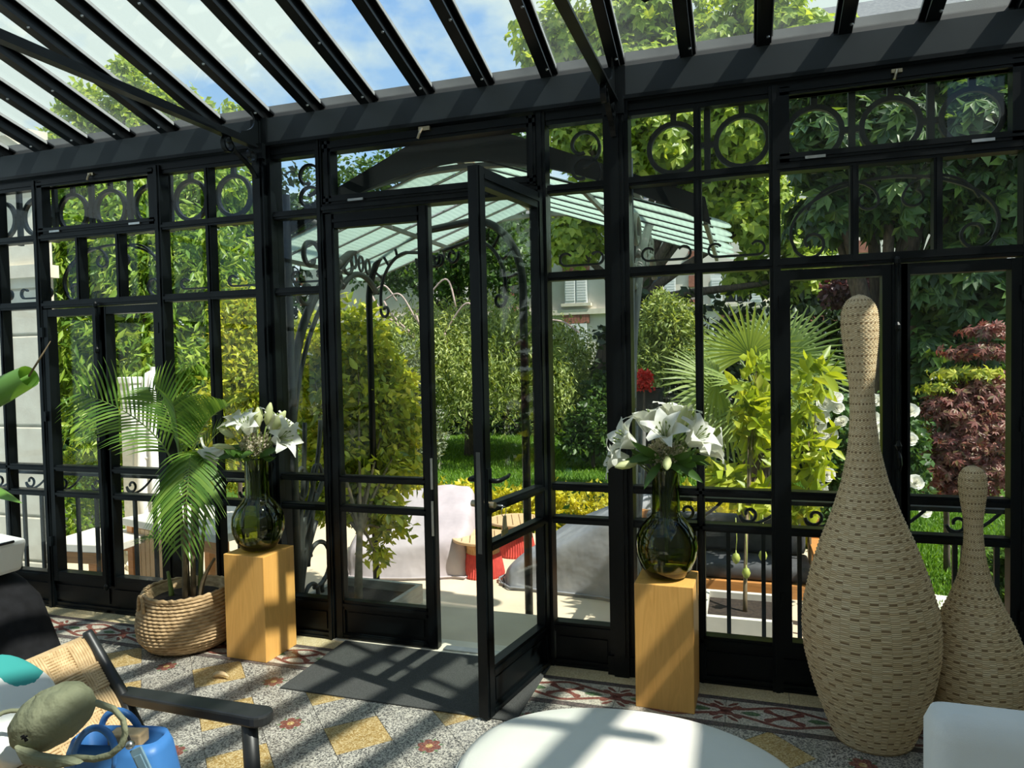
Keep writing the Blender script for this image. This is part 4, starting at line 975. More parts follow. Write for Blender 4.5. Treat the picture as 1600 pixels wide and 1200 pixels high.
# back: cord bands, each of six strands, woven over and under
ax = Vector((-.109, 0, .152)).normalized(); nrm = Vector((ax.z, 0, -ax.x))
O = Vector((-1.515, 0, .372)); LEN = .445; WID = YB-YN
NR, NC = 6, 8
for r_ in range(NR):
    m = MB(); s0 = LEN*(r_+.5)/NR
    for q in range(9):
        s = s0+(q-4)*LEN/NR/9.1; pts = []
        for i in range(NC*5+1):
            c_ = i/5; over = math.sin(PI*c_)*(1 if (int(c_)+r_) % 2 == 0 else -1)
            p = O+ax*s+nrm*(.020+.0035*over); pts.append(cl((p.x, YN-.016+(WID+.032)*i/(NC*5), p.z)))
        m.tube(pts, .0044, 5)
    m.build('cord_band', CORD, ch, True)
for c_ in range(NC):
    m = MB(); y0 = YN+WID*(c_+.5)/NC
    for q in range(9):
        y = y0+(q-4)*WID/NC/9.1; pts = []
        for i in range(NR*5+1):
            rr_ = i/5; over = -math.sin(PI*rr_)*(1 if (int(rr_)+c_) % 2 == 0 else -1)
            p = O+ax*(LEN*i/(NR*5))+nrm*(.020+.0035*over); pts.append(cl((p.x, y, p.z)))
        m.tube(pts, .0040, 5)
    m.build('cord_band', CORD, ch, True)
m = MB(); p = O+ax*(LEN-.0); m.tube([cl((p.x, YN, p.z)), cl((p.x, YB-.01, p.z))], .014, 8); m.build('top_rail', CORD, ch, True)

def blob(name, c, r, rot, ms, parent=None, e=.55, nx=40, ny=22, noise=.0, seed=0, squash=None):
    m = MB(); rg = []
    def sp(v, p): return math.copysign(abs(v)**p, v)
    for j in range(ny+1):
        b = -PI/2+PI*j/ny; ring = []
        for k in range(nx):
            a = 2*PI*k/nx; x = sp(math.cos(b), e)*sp(math.cos(a), e); y = sp(math.cos(b), e)*sp(math.sin(a), e); z = math.sin(b)
            if e < .9: z *= (1-.55*max(abs(x), abs(y))**3)
            w = 1+noise*(math.sin(5*a+3*b+seed)+.7*math.sin(9*a-4*b+2*seed)+.5*math.sin(13*b+2*a))
            ring.append((x*r[0]*w, y*r[1]*w, z*r[2]*w))
        rg.append(ring)
    m.loft(rg, False, False); return m.build(name, ms, parent, True, loc=c, rot=rot)
cpos = at(4, 1112, -2.14)
o = blob('printed_cushion', cpos, (.045, .135, .135), (0, -.60, .12), PRINT, e=.5); o.rotation_euler = (0, -.62, .15)
tag(o, 'white cushion with large teal leaf print leaning on the woven chair back', 'cushion')
q_ = o.rotation_euler.to_matrix().inverted() @ Vector(at(58, 1056, -2.17)-cpos); o.data.materials[0] = print_mat((.04, .075, .09), .085)
hp = at(82, 1120, -2.20)
hat = empty('cotton_hat', hp, label='crumpled olive green cotton cap with a strap, lying on the cushion', cat='hat')
crown = blob('crown', (0, 0, 0), (.100, .062, .060), (.15, -.52, .20), OLIVE, hat, e=.9, noise=.022, seed=2)
m = MB(); m.tube([(-.115+.01*math.sin(i*.7), -.02+.055*math.cos(PI*i/12), -.02+.05*math.sin(PI*i/12)-.028) for i in range(13)], .005, 6); m.build('piped_seam', OLIVE, hat, True)
sp_ = [at(px, py, -2.24)-hp for px, py in ((150, 1098), (178, 1108), (192, 1124), (196, 1145), (190, 1165), (172, 1180), (148, 1186), (120, 1184), (95, 1186), (60, 1180), (30, 1168))]
m = MB(); m.tube([tuple(p) for p in sp_], .008, 6, sq=(.0065, .0025)); m.build('strap', OLIVE, hat, True)
br = [at(px, py, -2.26)-hp for px, py in ((25, 1163), (60, 1178), (110, 1184), (130, 1192), (90, 1200), (40, 1192))]
m = MB(); m.prism([(p[0], p[2]) for p in br], 'y', br[0][1]-.01, br[0][1]+.01); m.build('brim', OLIVE, hat, bevel=.006)
em_ = MB(); q0 = at(38, 1152, -2.285)-hp
for a, b in (((-6, 4), (7, -3)), ((-3, -4), (4, 8)), ((-8, 0), (-2, -2)), ((3, 2), (8, 5))):
    em_.tube([(q0[0]+a[0]*.0011, q0[1], q0[2]-a[1]*.0011), (q0[0]+b[0]*.0011, q0[1], q0[2]-b[1]*.0011)], .0022, 5)
em_.build('stitched_emblem', BLACKC, hat)
# blue handbag
gp = at(190, 1205, -2.08)
bag = empty('blue_handbag', (gp[0], -2.08, .36), .25, label='bright blue leather handbag with a round handle on the woven chair', cat='handbag')
btop = at(185, 1148, -2.08)[2]-.36
m = MB(); rings = []
for z, w_, d_ in ((0, .125, .07), (.01, .135, .08), (btop*.5, .13, .075), (btop*.9, .115, .055), (btop, .105, .045), (btop-.01, .095, .036), (btop*.5, .095, .04)):
    rings.append([p for p in bring(z, w_, d_, 36)])
m.loft(rings); m.build('body', BLUE, bag, True)
for s in (-1, 1):
    m = MB(); m.tube([(-.03+.050*math.cos(a), s*.05-.01*math.sin(a)*s, btop-.03+.068*math.sin(a)) for a in [-.25+(PI+.5)*i/20 for i in range(21)]], .008, 8); m.build('handle', BLUE, bag, True)
m = MB(); m.box((.02, 0, btop-.005), (.08, .04, .03)); m.build('paper_contents', CORD, bag, bevel=.004)
bpy.context.view_layer.update()
def bl(px, py, Y=-2.19): return tuple(Matrix.Rotation(-.25, 3, 'Z') @ Vector(at(px, py, Y)-np.array((gp[0], -2.08, .36))))
m = MB(); m.tube([bl(192, 1140), bl(200, 1150), bl(204, 1160)], .0025, 6); m.build('tag_cord', BLACKC, bag, True)
m = MB(); m.lathe([(.006, 0), (.009, .004), (.009, .012), (.006, .016)], 10); m.build('tag_clasp', CHROME, bag, True, loc=bl(206, 1163), rot=(1.2, .3, 0))
m = MB(); m.box((0, 0, -.03), (.030, .005, .062)); m.box((0, -.004, -.034), (.019, .003, .042)); m.build('luggage_tag', SLATEB, bag, loc=bl(212, 1170), rot=(0, -.45, -.1), bevel=.002)
# key ring hanging from the lock of the open door
KW = Matrix.Translation(d2.location) @ Matrix.Rotation(AO, 4, 'Z')
kp = KW @ Vector((WO-.034, .062, .90))
kr = empty('key_ring', kp, AO, label='bunch of keys hanging from the lock of the open door', cat='keys')
m = MB(); m.tube([(0, .0, 0), (0, .03, 0)], .004, 6); m.tube([(.02*math.cos(a), .034, -.022+.02*math.sin(a)) for a in [2*PI*i/18 for i in range(18)]], .0016, 5, True); m.build('ring', CHROME, kr, True)
for k, (dx, a) in enumerate(((-.012, -.2), (.0, .05), (.012, .3))):
    m = MB(); m.tube([(dx, .034+.003*k, -.042), (dx+a*.03, .034+.003*k, -.095)], .004, 6); m.box((dx+a*.04, .034+.003*k, -.105), (.020, .003, .024)); m.build('key', STREAK, kr)

# ------------------------------------------------------------------ garden side of the facade
G = -.45                                                                     # level of terrace and lawn
def gpt(x, y): return fl(x, y, G)
# ironwork consoles beside the door, full height
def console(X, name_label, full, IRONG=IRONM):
    r = empty('iron_console', (X, .12, G), label=name_label, cat='bracket')
    def T(pts, rad=.016, n='scroll', ms=IRONG): mm = MB(); mm.tube([(0, y-.12, z-G) for y, z in pts], rad, 8); return mm.build(n, ms, r, True)
    A = IRONG
    T([(.13, G), (.13, 2.45)], .024, 'stem')
    T(bez((.13, 1.25), (.16, 1.75), (.45, 2.05), (.95, 2.28)), .026, 'arm'); T(bez((.13, 1.05), (.2, 1.6), (.42, 1.85), (.80, 2.18)), .014, 'arm')
    T([(.12, 2.36), (1.2, 2.30)], .018, 'top_bar')
    T(spiral(.36, 2.13, .13, .03, -PI*.3, PI*1.9, 26), .016); T(spiral(.62, 2.04, .12, .025, -PI*1.1, PI*1.0, 24), .014); T(spiral(.30, 1.92, .09, .02, PI, PI*3, 24), .014)
    T([(.78+.055*math.cos(a), 2.13+.055*math.sin(a)) for a in [2*PI*i/16 for i in range(17)]], .012)
    T(bez((.70, 1.98), (.85, 2.14), (1.05, 2.10), (1.15, 1.98)), .02, 'curl')
    for k in range(3): T([(.86+.09*k+.03*math.cos(a), 2.17-.01*k+.05*math.sin(a)) for a in [2*PI*i/14 for i in range(15)]], .009, 'oval')
    if full:
        for (y, w_) in ((.17, .14), (.27, .26), (.36, .36)): T(bez((.15, .38), (.15+w_*.2, .62), (y+w_*.4, .75), (y+w_*.55, 1.15)), .014, 'branch')
        for s, h in ((1, .62), (1, .45), (.3, .5)): T(bez((.15, .05), (.16, .3), (.15+s*.10, .42), (.15+s*.18, h+.1)), .018, 'branch')
        T(spiral(.34, .30, .15, .10, -PI*.6, PI*1.0, 26), .014); T(spiral(.26, .12, .085, .06, -PI, PI, 22), .013); T(spiral(.20, .35, .07, .03, 0, PI*1.6, 20), .012)
        T(spiral(.43, .12, .10, .05, -PI*.5, PI*1.1, 22), .013)
        for k in range(2): T([(.20+.16*k+.055*math.cos(a), .80+.09*math.sin(a)) for a in [2*PI*i/16 for i in range(17)]], .012, 'oval')
        mm = MB(); mm.lathe([(.06, 0), (.05, .03), (.03, .10), (.026, .25)], 14, (0, .01, 0)); mm.build('foot', IRONG, r, True)
    return r
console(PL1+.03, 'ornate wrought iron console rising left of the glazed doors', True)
console(PR0+.03, 'ornate wrought iron console bracket right of the glazed doors', True, IRONG)  # paler iron than its twin, standing in for sunlight on this console

# glass canopy over the doorway
CR, CZ, CE, CZE = -1.42, 2.575, 1.27, 2.14
cn = empty('glass_canopy', (CR, .15, CZE), label='gabled iron canopy of ribbed glass strips over the doorway', cat='canopy')
NP_ = 6; Y0c, Y1c = .02, 1.42
for s in (-1, 1):
    def cp(u, y): return (s*u*CE, y, (CZ-CZE)*(1-u))
    for i in range(NP_):
        ya = Y0c+(Y1c-Y0c)*i/NP_+.012; yb = Y0c+(Y1c-Y0c)*(i+1)/NP_-.012
        top = [cp(.02, ya), cp(1.0, ya)]; 
        pts = [(.02, ya), (1.0, ya)]+[(1.0+.07*math.sin(a), (ya+yb)/2-(yb-ya)/2*math.cos(a)) for a in [PI*k/8 for k in range(1, 8)]]+[(1.0, yb), (.02, yb)]
        mm = MB(); v = [cp(u, y) for u, y in pts]; n_ = len(v); off = .006-.004*(i % 2)
        mm.add([(p[0], p[1], p[2]+off) for p in v]+[(p[0], p[1], p[2]+off+.006) for p in v], [tuple(range(n_)), tuple(range(2*n_-1, n_-1, -1))]+[(k, (k+1) % n_, n_+(k+1) % n_, n_+k) for k in range(n_)])
        mm.build('glass_strip', RIBG, cn)
    for i in range(NP_+1):
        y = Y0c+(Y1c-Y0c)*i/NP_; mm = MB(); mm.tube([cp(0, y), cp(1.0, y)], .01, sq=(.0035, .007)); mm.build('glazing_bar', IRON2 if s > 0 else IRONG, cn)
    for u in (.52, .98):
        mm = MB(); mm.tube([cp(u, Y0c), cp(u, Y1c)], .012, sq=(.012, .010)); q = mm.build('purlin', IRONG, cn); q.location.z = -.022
mm = MB(); mm.tube([(0, Y0c, CZ-CZE-.015), (0, Y1c, CZ-CZE-.015)], .02, sq=(.025, .02)); mm.build('ridge_bar', OLDWOOD, cn)
for y in (Y0c+.02, Y1c):
    mm = MB(); mm.tube([(1.25*math.sin(a), y, (CZ-CZE)*.86-.52*(1-math.cos(a))) for a in [-.95+1.9*i/20 for i in range(21)]], .02, sq=(.022, .012), ref=(0, 1, 0)); mm.build('arched_rib', IRONG, cn, False)
ab = [(CE*1.0*u, .0+(CZ-CZE)*(1-abs(u)**1.7)*.97-.03) for u in [-1+2*i/24 for i in range(25)]]
mm = MB(); mm.prism(ab+[(CE*.98, .10), (0, CZ-CZE+.19), (-CE*.98, .10)], 'y', -.012, .012); mm.build('arched_bargeboard', IRON2, cn)
# free standing arched iron frame in front of the steps
A0 = np.array([-2.60, 1.29]); A1 = np.array([-1.235, .66])
af = empty('iron_arch', ((A0[0]+A1[0])/2, (A0[1]+A1[1])/2, G), label='black iron arch frame with rounded corners and scrolls outside the door', cat='arch')
dv = (A1-A0); WL = np.linalg.norm(dv); dv = dv/WL
def ap(u, z): c = (A0+A1)/2; p = A0+dv*u; return (p[0]-c[0], p[1]-c[1], z-G)
ZA, RA = 2.36, .44
path = [(0, G), (0, ZA-RA)]+[(RA-RA*math.cos(a), ZA-RA+RA*math.sin(a)) for a in [PI/2*i/12 for i in range(1, 13)]]+[(WL-RA+RA*math.sin(a), ZA-RA+RA*math.cos(a)) for a in [PI/2*i/12 for i in range(0, 13)]]+[(WL, G)]
m = MB(); m.tube([ap(u, z) for u, z in path], .024, 10); m.build('tube_frame', IRON, af, True)
for s in (0, 1):
    def mp_(pts): return [ap(u if s == 0 else WL-u, z) for u, z in pts]
    m = MB(); m.tube(mp_([(RA-.30*math.cos(a), ZA-RA+.02+.30*math.sin(a)) for a in [-.15+1.72*i/16 for i in range(17)]]+[(RA+.25*i/6, ZA-.12-.005*i) for i in range(1, 7)]), .012, 8); m.build('inner_scroll', IRON, af, True)
    for cu, cz_, r0 in ((.19, ZA-RA-.06, .055), (.60, ZA-.19, .06), (.78, ZA-.2, .055)):
        m = MB(); m.tube(mp_(spiral(cu, cz_, r0, .015, PI*.9, PI*2.9, 20)), .011, 6); m.build('scroll', IRON, af, True)
    for k in range(4):
        a = .2+.35*k; m = MB(); m.tube(mp_([(RA-.33*math.cos(a), ZA-RA+.33*math.sin(a)), (RA-.42*math.cos(a), ZA-RA+.42*math.sin(a))]), .010, 6); m.build('spacer', IRON, af, True)

# balustrades outside the two window bays
def railing(x0, x1, label):
    r = empty('iron_railing', ((x0+x1)/2, .34, G), label=label, cat='railing', group='black iron balustrades outside the windows'); ox = (x0+x1)/2
    for z in (.625, -.32):
        m = MB(); m.bb(x0-ox, x1-ox, -.012, .012, z-G-.012, z-G+.012); m.build('rail', IRON2, r)
    m = MB(); m.bb(x0-ox, x1-ox, -.02, .02, .765-G, .785-G); m.build('hand_rail', IRON2, r)
    n_ = int((x1-x0)/.165)
    bm = MB(); bm.bb(-.010, .010, -.010, .010, 0, .625-G); bme_ = bm.mesh('baluster', IRON2)
    for i in range(n_+1): link('baluster', bme_, r, (x0-ox+.165*i, 0, 0))
    sm = MB()
    sm.tube([(x, 0, z) for x, z in spiral(-.07, .075, .014, .044, PI*3.1, PI*1.05, 26)+bez((-.114, .068), (-.112, .005), (-.02, .0), (.10, .13), 12)], .008, 6)
    sme = sm.mesh('scroll', IRON2, True)
    for i in range(int((x1-x0)/.30)): link('scroll', sme, r, (x0-ox+.2+.30*i, 0, .635-G))
    for x in (x0, x1):
        m = MB(); m.bb(x-ox-.02, x-ox+.02, -.02, .02, 0, .82-G); m.build('end_post', IRON2, r)
    return r
railing(-5.5, -2.62, 'black iron balustrade with scrolls outside the left window bay')
railing(-.42, 2.2, 'black iron balustrade with scrolls outside the right window bay')
# ------------------------------------------------------------------ terrace, lawn, house fronts
def st(name, m, ms, label): return tag(m.build(name, ms), kind='structure', label=label)
m = MB(); m.bb(-60, 60, .06, 70, G-.3, G-.012); st('ground', m, GROUNDM, 'garden ground under lawn and beds')
m = MB(); m.bb(-9, 1.0, .08, 4.25, G-.2, G); st('terrace', m, TERRACE, 'sunlit sand-coloured terrace outside the doors')
m = MB(); m.bb(-2.9, -.2, .06, .62, G, -.004); st('landing', m, TERRACE, 'paved landing just outside the door threshold')
def depth(p): return float(np.dot(np.array(p)-CAM, FW))
def C(px, py, Y, rw, rh, rd=None):
    p = at(px, py, Y); k = depth(p)/F_PX; return (p[0], p[1], p[2], rw*k, rd or rw*k, rh*k)
rng0 = np.random.default_rng(5)
def grass(name, x0, x1, y0, y1, n, h, label):
    P_ = np.stack([rng0.uniform(x0, x1, n), rng0.uniform(y0, y1, n), np.full(n, G-.012)], 1)
    d = unit(rng0.normal(size=(n, 3))*.45+np.array([0, 0, 1]))
    o = link(name, mesh_leaves(name, leaf_arrays(P_, d, h*rng0.uniform(.6, 1.3, n), .008, rng0, fold=0), L_GRASS))
    tag(o, label, 'grass', kind='stuff')
grass('lawn_grass', -7, 3, 4.3, 15, 90000, .07, 'mown green lawn beyond the golden hedge')
grass('side_lawn_grass', 1.0, 4.5, .3, 4.3, 26000, .06, 'shaded lawn beside the stepping stones on the right')
for i, (px, py) in enumerate(((1468, 985), (1474, 952), (1462, 925))):
    p = gpt(px, py+25); m = MB(); m.prism([(.34*math.cos(a)*(1+.12*math.sin(3*a+i)),   .27*math.sin(a)*(1+.1*math.cos(2*a+i))) for a in [2*PI*k/11 for k in range(11)]], 'z', -.012, .03)
    tag(m.build('stepping_stone', CONC, loc=(p[0], p[1], G), bevel=.01), ('pale stepping stone in the lawn, the nearest one', 'pale stepping stone in the lawn, the middle one', 'pale stepping stone in the lawn, the farthest one')[i], 'stone', 'stepping stones on the right')

# stone wing of the house at the left
e = at(73, 600, .95); SX = e[0]
wg = empty('stone_wing', (SX, .95, G), label='pale limestone house wing with coursed blocks at the left', cat='building', kind='structure')
ztop = at(60, 205, .95)[2]-G
m = MB(); m.prism([(-.03, .03), (-.03, .12), (-3.2, 2.4), (-4, 2.4), (-4, .03)], 'z', 0, ztop); m.build('core', STONE, wg)
ch_ = .37; nb = int((ztop-.45)/ch_)
for j in range(nb):
    off = .0 if j % 2 else .28; xs = [0, -.62-off, -1.5-off, -2.4-off]
    for a, b in zip(xs, xs[1:]):
        q = MB(); q.bb(b+.008, a-.008, 0, .08, j*ch_+.008, (j+1)*ch_-.008); q.build('stone_block', STONE, wg, bevel=.012)
m = MB(); m.prism([(.05, 0), (-.05, .02), (-.07, .12), (-.18, .18), (-.20, .28), (-.30, .32), (-.30, .40), (.05, .44)], 'x', -4, .06)
o = m.build('cornice', STONE, wg); o.location.z = ztop-.44
m = MB(); m.bb(-4, .06, -.05, .1, 0, .10); o = m.build('string_course', STONE, wg); o.location.z = ztop-1.15
m = MB(); m.bb(-1.7, -1.0, -.02, .05, 0, 2.9); m.build('side_door', OLDWOOD, wg)

# far house behind the trees
HY = 20.0
hx0, hx1 = at(470, 500, HY)[0], at(1500, 500, HY)[0]; hm = at(1085, 500, HY)[0]; hz0 = at(800, 345, HY)[2]; hz = at(1130, 95, HY)[2]
fh = empty('far_house', ((hx0+hx1)/2, HY, G), label='pale house with brick lintels and white shutters far behind the trees', cat='building'); hc = (hx0+hx1)/2
m = MB(); m.bb(hx0-hc, hm-hc, .1, 5, 0, hz0-G); m.build('wall', PLASTER, fh)
m = MB(); m.bb(hm-hc, hx1-hc, .05, 5, 0, hz-G); m.build('wall', PLASTER, fh)
def hp_(px, py): p = at(px, py, HY); return p[0]-hc, p[2]-G
for (y1, y0) in ((428, 474), (506, 578)):
    for px in (515, 700, 900, 1018, 1150, 1290, 1420):
        x, zt = hp_(px, y1-(px-800)*.0); _, zb = hp_(px, y0)
        q = MB(); q.bb(x-.36, x+.36, 0, .12, zb, zt); f_ = q.build('window', WHITE, fh)
        q = MB(); q.bb(x-.31, x-.02, -.02, 0, zb+.05, zt-.05); q.bb(x+.02, x+.31, -.02, 0, zb+.05, zt-.05); q.build('window_pane', DARKGLASS, f_)
        closed = px in (900, 515)
        for s in (-1, 1):
            q = MB(); cx = x+s*(.19 if closed else .58); q.bb(cx-.18, cx+.18, -.10, -.05, zb, zt)
            for k in range(9): q.bb(cx-.15, cx+.15, -.115, -.10, zb+.08+(zt-zb-.2)*k/9, zb+.08+(zt-zb-.2)*(k+.7)/9)
            q.build('shutter', WHITE, fh)
        q = MB()
        for k in range(9): q.bb(x-.45+.1*k+.004, x-.35+.1*k-.004, -.06, .1, zt+.02, zt+.30)
        q.build('brick_lintel', BRICK, fh)
        q = MB(); q.bb(x-.5, x+.5, -.12, .1, zb-.10, zb); q.build('window_sill', STONE, fh)
_, zs = hp_(900, 486); q = MB(); q.bb(hx0-hc, hx1-hc, -.08, .1, zs-.12, zs+.05); q.build('string_course', STONE, fh)
for px in (470, 800, 960, 1085, 1350):
    x, _ = hp_(px, 500)
    for k in range(14):
        if k % 2 == 0: q = MB(); q.bb(x-.16, x+.16, -.03, .1, .3+k*.38, .3+k*.38+.36); q.build('brick_quoin', BRICK, fh)
m = MB(); m.prism([(-.5, 0), (5.3, 0), (2.5, 2.2)], 'x', hm-hc-.4, hx1-hc+.4); o = m.build('roof', ROOFT, fh); o.location.z = hz-G
m = MB(); m.prism([(-.5, 0), (5.3, 0), (2.5, 1.6)], 'x', hx0-hc-.4, hm-hc); o = m.build('roof', ROOFT, fh); o.location.z = hz0-G
x, zc = hp_(1132, 12); m = MB(); m.bb(x-.5, x+.5, .4, 1.2, hz-G-.2, zc); m.bb(x-.58, x+.58, .34, 1.26, zc-.2, zc); m.build('chimney', STONE, fh)

# ------------------------------------------------------------------ terrace furniture
def cover(name, c, a, b, h, rz, ms, label, top, seed):
    r = empty(name, (c[0], c[1], G), rz, label=label, cat='furniture cover'); rg = []; n = 64
    for z, s in [(0, 1.0), (.04, .99), (.18, .965), (.40, .945), (.62, .93), (.80, .91), (.92, .875), (.97, .83), (1.0, .70), (1.0, .36), (1.0, .06)]:
        ring = []
        for k in range(n):
            t = 2*PI*k/n; sx_ = math.copysign(abs(math.cos(t))**.30, math.cos(t)); sy_ = math.copysign(abs(math.sin(t))**.30, math.sin(t))
            w = 1+(.030*math.sin(7*t+seed+z*2)-.045*abs(math.sin(5.5*t-seed+2.5*z))+.02*abs(math.sin(11*t+5*z)))*(1-.6*z)
            x = sx_*a*s*w; y = sy_*b*s*w
            hh = h*(top[0]+top[1]*(x/a)+top[2]*(y/b)); hh += (.022*math.sin(4*x/a+seed)*math.sin(3*y/b)-.03*abs(math.sin(3*x/a-2*y/b+seed)))*z
            ring.append((x, y, max(0, hh*z)))
        rg.append(ring)
    m = MB(); m.loft(rg, False, True); m.build('draped_cloth', ms, r, True, sub=1)
    m = MB(); m.tube([(p[0]*1.012, p[1]*1.012, .025) for p in rg[1]], .009, 6, True); m.build('hem', ms, r, True)
    for k in (6, 26, 38, 58): 
        m = MB(); p = rg[3][k]; q = rg[2][(k+3) % n]; m.tube([(p[0]*1.02, p[1]*1.02, p[2]), (q[0]*1.03, q[1]*1.03, q[2]), (q[0]*1.06, q[1]*1.06, q[2]-.08)], .006, 5); m.build('tie_strap', PIPING, r)
    return r
p = gpt(640, 912); cover('covered_sofa', (p[0]-.22, p[1]+.60), .62, .55, .72, .25, CLOTHL, 'mauve grey cloth cover over a lounge seat left of the red tables', (.70, .12, .30), 1.0)
p = gpt(885, 938); cover('covered_lounger', (p[0]+.02, p[1]+.62), .66, .55, .78, -.12, CLOTHG, 'blue grey cloth cover over a lounge seat right of the red tables', (.66, .46, .06), 2.6)
def rope_table(px, py, label):
    p = gpt(px, py); r = empty('rope_table', (p[0], p[1]+.15, G), label=label, cat='table', group='round tables with red rope bases')
    m = MB(); n = 96; rings = []
    for z, rr in ((0, .19), (.02, .195), (.10, .18), (.21, .155)): rings.append([((rr+.004*math.cos(48*2*PI*k/n))*math.cos(2*PI*k/n), (rr+.004*math.cos(48*2*PI*k/n))*math.sin(2*PI*k/n), z) for k in range(n)])
    m.loft(rings); m.build('rope_base', REDROPE, r)
    m = MB(); rings = []
    for z, rr in ((.21, .152), (.25, .147), (.31, .15)): rings.append([((rr+.003*math.cos(48*2*PI*k/n))*math.cos(2*PI*k/n), (rr+.003*math.cos(48*2*PI*k/n))*math.sin(2*PI*k/n), z) for k in range(n)])
    m.loft(rings); m.build('rope_collar', TANROPE, r)
    m = MB(); m.lathe([(.10, .305), (.24, .315), (.272, .325), (.28, .345), (.272, .352), (.258, .352), (.256, .335), (.10, .333)], 48, capb=True, capt=True); m.build('table_rim', PALEWOOD, r, True)
    for k in range(7):
        x0 = -.255+.0735*k; x1 = x0+.066; pts = []
        for i in range(7): x = x0+(x1-x0)*i/6; pts.append((x, math.sqrt(max(0, .2555**2-x*x))))
        for i in range(7): x = x1-(x1-x0)*i/6; pts.append((x, -math.sqrt(max(0, .2555**2-x*x))))
        m = MB(); m.prism(pts[::-1], 'z', .334, .350); m.build('slat', PALEWOOD, r, rot=(0, 0, .35))
    return r
rope_table(746, 905, 'round slatted table on a red rope base, the nearer one'); rope_table(800, 872, 'round slatted table on a red rope base, the farther one')

# citrus planter box
p = fl(556, 928, .06); px_ = empty('planter_box', (p[0], p[1]+.03, G), -.05, label='weathered grey planter box of the lemon tree by the doors', cat='planter')
PLX, PLY = p[0], p[1]+.03; hz_ = .06-G
for s in (-1, 1):
    for k in range(4):
        z0 = hz_*k/4+.004; z1 = hz_*(k+1)/4-.004
        m = MB(); m.bb(-.30, .30, s*.27-.015, s*.27+.015, z0, z1); m.build('plank', PLANTER, px_)
        m = MB(); m.bb(s*.285-.015, s*.285+.015, -.255, .255, z0, z1); m.build('plank', PLANTER, px_)
m = MB(); m.bb(-.27, .27, -.255, .255, 0, hz_-.06); m.build('soil', SOIL, px_)

# closed parasol with its post, wooden table and chair at the left
p0 = at(240, 578, 2.2); r = empty('closed_parasol', (p0[0], 2.2, G), label='white parasol, closed, standing behind the potted palm', cat='parasol')
H_p = p0[2]-G; rg = []
for z, rr in ((.08, .13), (.2, .17), (.38, .185), (.52, .17), (.70, .155), (.85, .12), (.95, .095), (.985, .07), (1, .02)):
    rg.append([((rr*(1+.16*math.cos(8*t+z*3)+.05*math.cos(17*t)))*math.cos(t), (rr*(1+.16*math.cos(8*t+z*3)+.05*math.cos(17*t)))*math.sin(t), z*H_p) for t in [2*PI*k/64 for k in range(64)]])
m = MB(); m.loft(rg, True, True); m.build('folded_canopy', PARAS, r, True)
m = MB(); m.tube([(0, 0, 0), (0, 0, H_p+.03)], .03, 10); m.build('pole', WHITE, r)
m = MB(); m.lathe([(.30, 0), (.30, .05), (.05, .08)], 24); m.build('base', CONC, r)
m = MB(); m.tube([(.15*math.cos(t), .15*math.sin(t), H_p*.56) for t in [2*PI*k/20 for k in range(20)]], .012, 6, True); m.build('tie_strap', PARAS, r)
q0 = at(203, 592, 2.45); r = empty('white_post', (q0[0], 2.45, G), label='square white post left of the closed parasol', cat='post')
m = MB(); m.bb(-.07, .07, -.07, .07, 0, q0[2]-G); m.bb(-.085, .085, -.085, .085, q0[2]-G-.05, q0[2]-G+.02); m.build('shaft', WHITE, r, bevel=.01)
def gtable(px, py, L_, D_, h, rz, label):
    p = fl(px, py, G+h); r = empty('garden_table', (p[0], p[1], G), rz, label=label, cat='table')
    m = MB(); m.bb(-L_/2, L_/2, -D_/2, D_/2, h-.06, h); m.build('table_top', CONC, r, bevel=.006)
    for sx_ in (-1, 1):
        for sy_ in (-1, 1): m = MB(); m.bb(sx_*(L_/2-.06)-.035, sx_*(L_/2-.06)+.035, sy_*(D_/2-.06)-.035, sy_*(D_/2-.06)+.035, 0, h-.06); m.build('leg', TEAK, r)
    for s in (-1, 1):
        m = MB(); m.bb(-L_/2+.08, L_/2-.08, s*(D_/2-.06)-.012, s*(D_/2-.06)+.012, h-.16, h-.06); m.build('apron', TEAK, r)
    return r
gtable(160, 838, .62, .5, .62, .1, 'small teak table with pale top behind the left balustrade')
r = gtable(335, 806, 1.25, .8, .74, -.25, 'large teak table with pale top beyond the woven basket')
for k in range(9):
    m = MB(); m.bb(-.56+.062*k, -.505+.062*k, -.36, -.335, .05, .66); m.build('slat', PALEWOOD, r, rot=(0, 0, 0))
# teak bench with grey cushions at the right
p = at(1160, 912, 1.62); r = empty('teak_bench', (p[0]-.12, 1.86, G), .0, label='teak garden bench with dark grey cushion behind the right balustrade', cat='bench')
for x in (-.62, .60):
    for y in (-.24, .24): m = MB(); m.bb(x-.035, x+.035, y-.035, y+.035, 0, .78 if y > 0 else .62); m.build('leg', TEAK, r)
    m = MB(); m.bb(x-.035, x+.035, -.27, .27, .60, .64); m.build('arm', TEAK, r)
for y in (-.24, .24): m = MB(); m.bb(-.62, .60, y-.02, y+.02, .34, .43); m.build('rail', TEAK, r)
m = MB(); m.bb(-.62, .60, .22, .26, .70, .78); m.build('top_rail', TEAK, r)
for k in range(5): m = MB(); m.bb(-.60, .58, -.22+.09*k, -.15+.09*k, .40, .42); m.build('slat', TEAK, r)
m = MB(); rbox(m, -.58, .56, -.2, .2, .425, .53, .03); m.build('seat_cushion', CUSHG, r, True)
m = MB(); rbox(m, -.56, .54, .10, .2, .54, .80, .03); m.build('back_cushion', CUSHG, r, True)
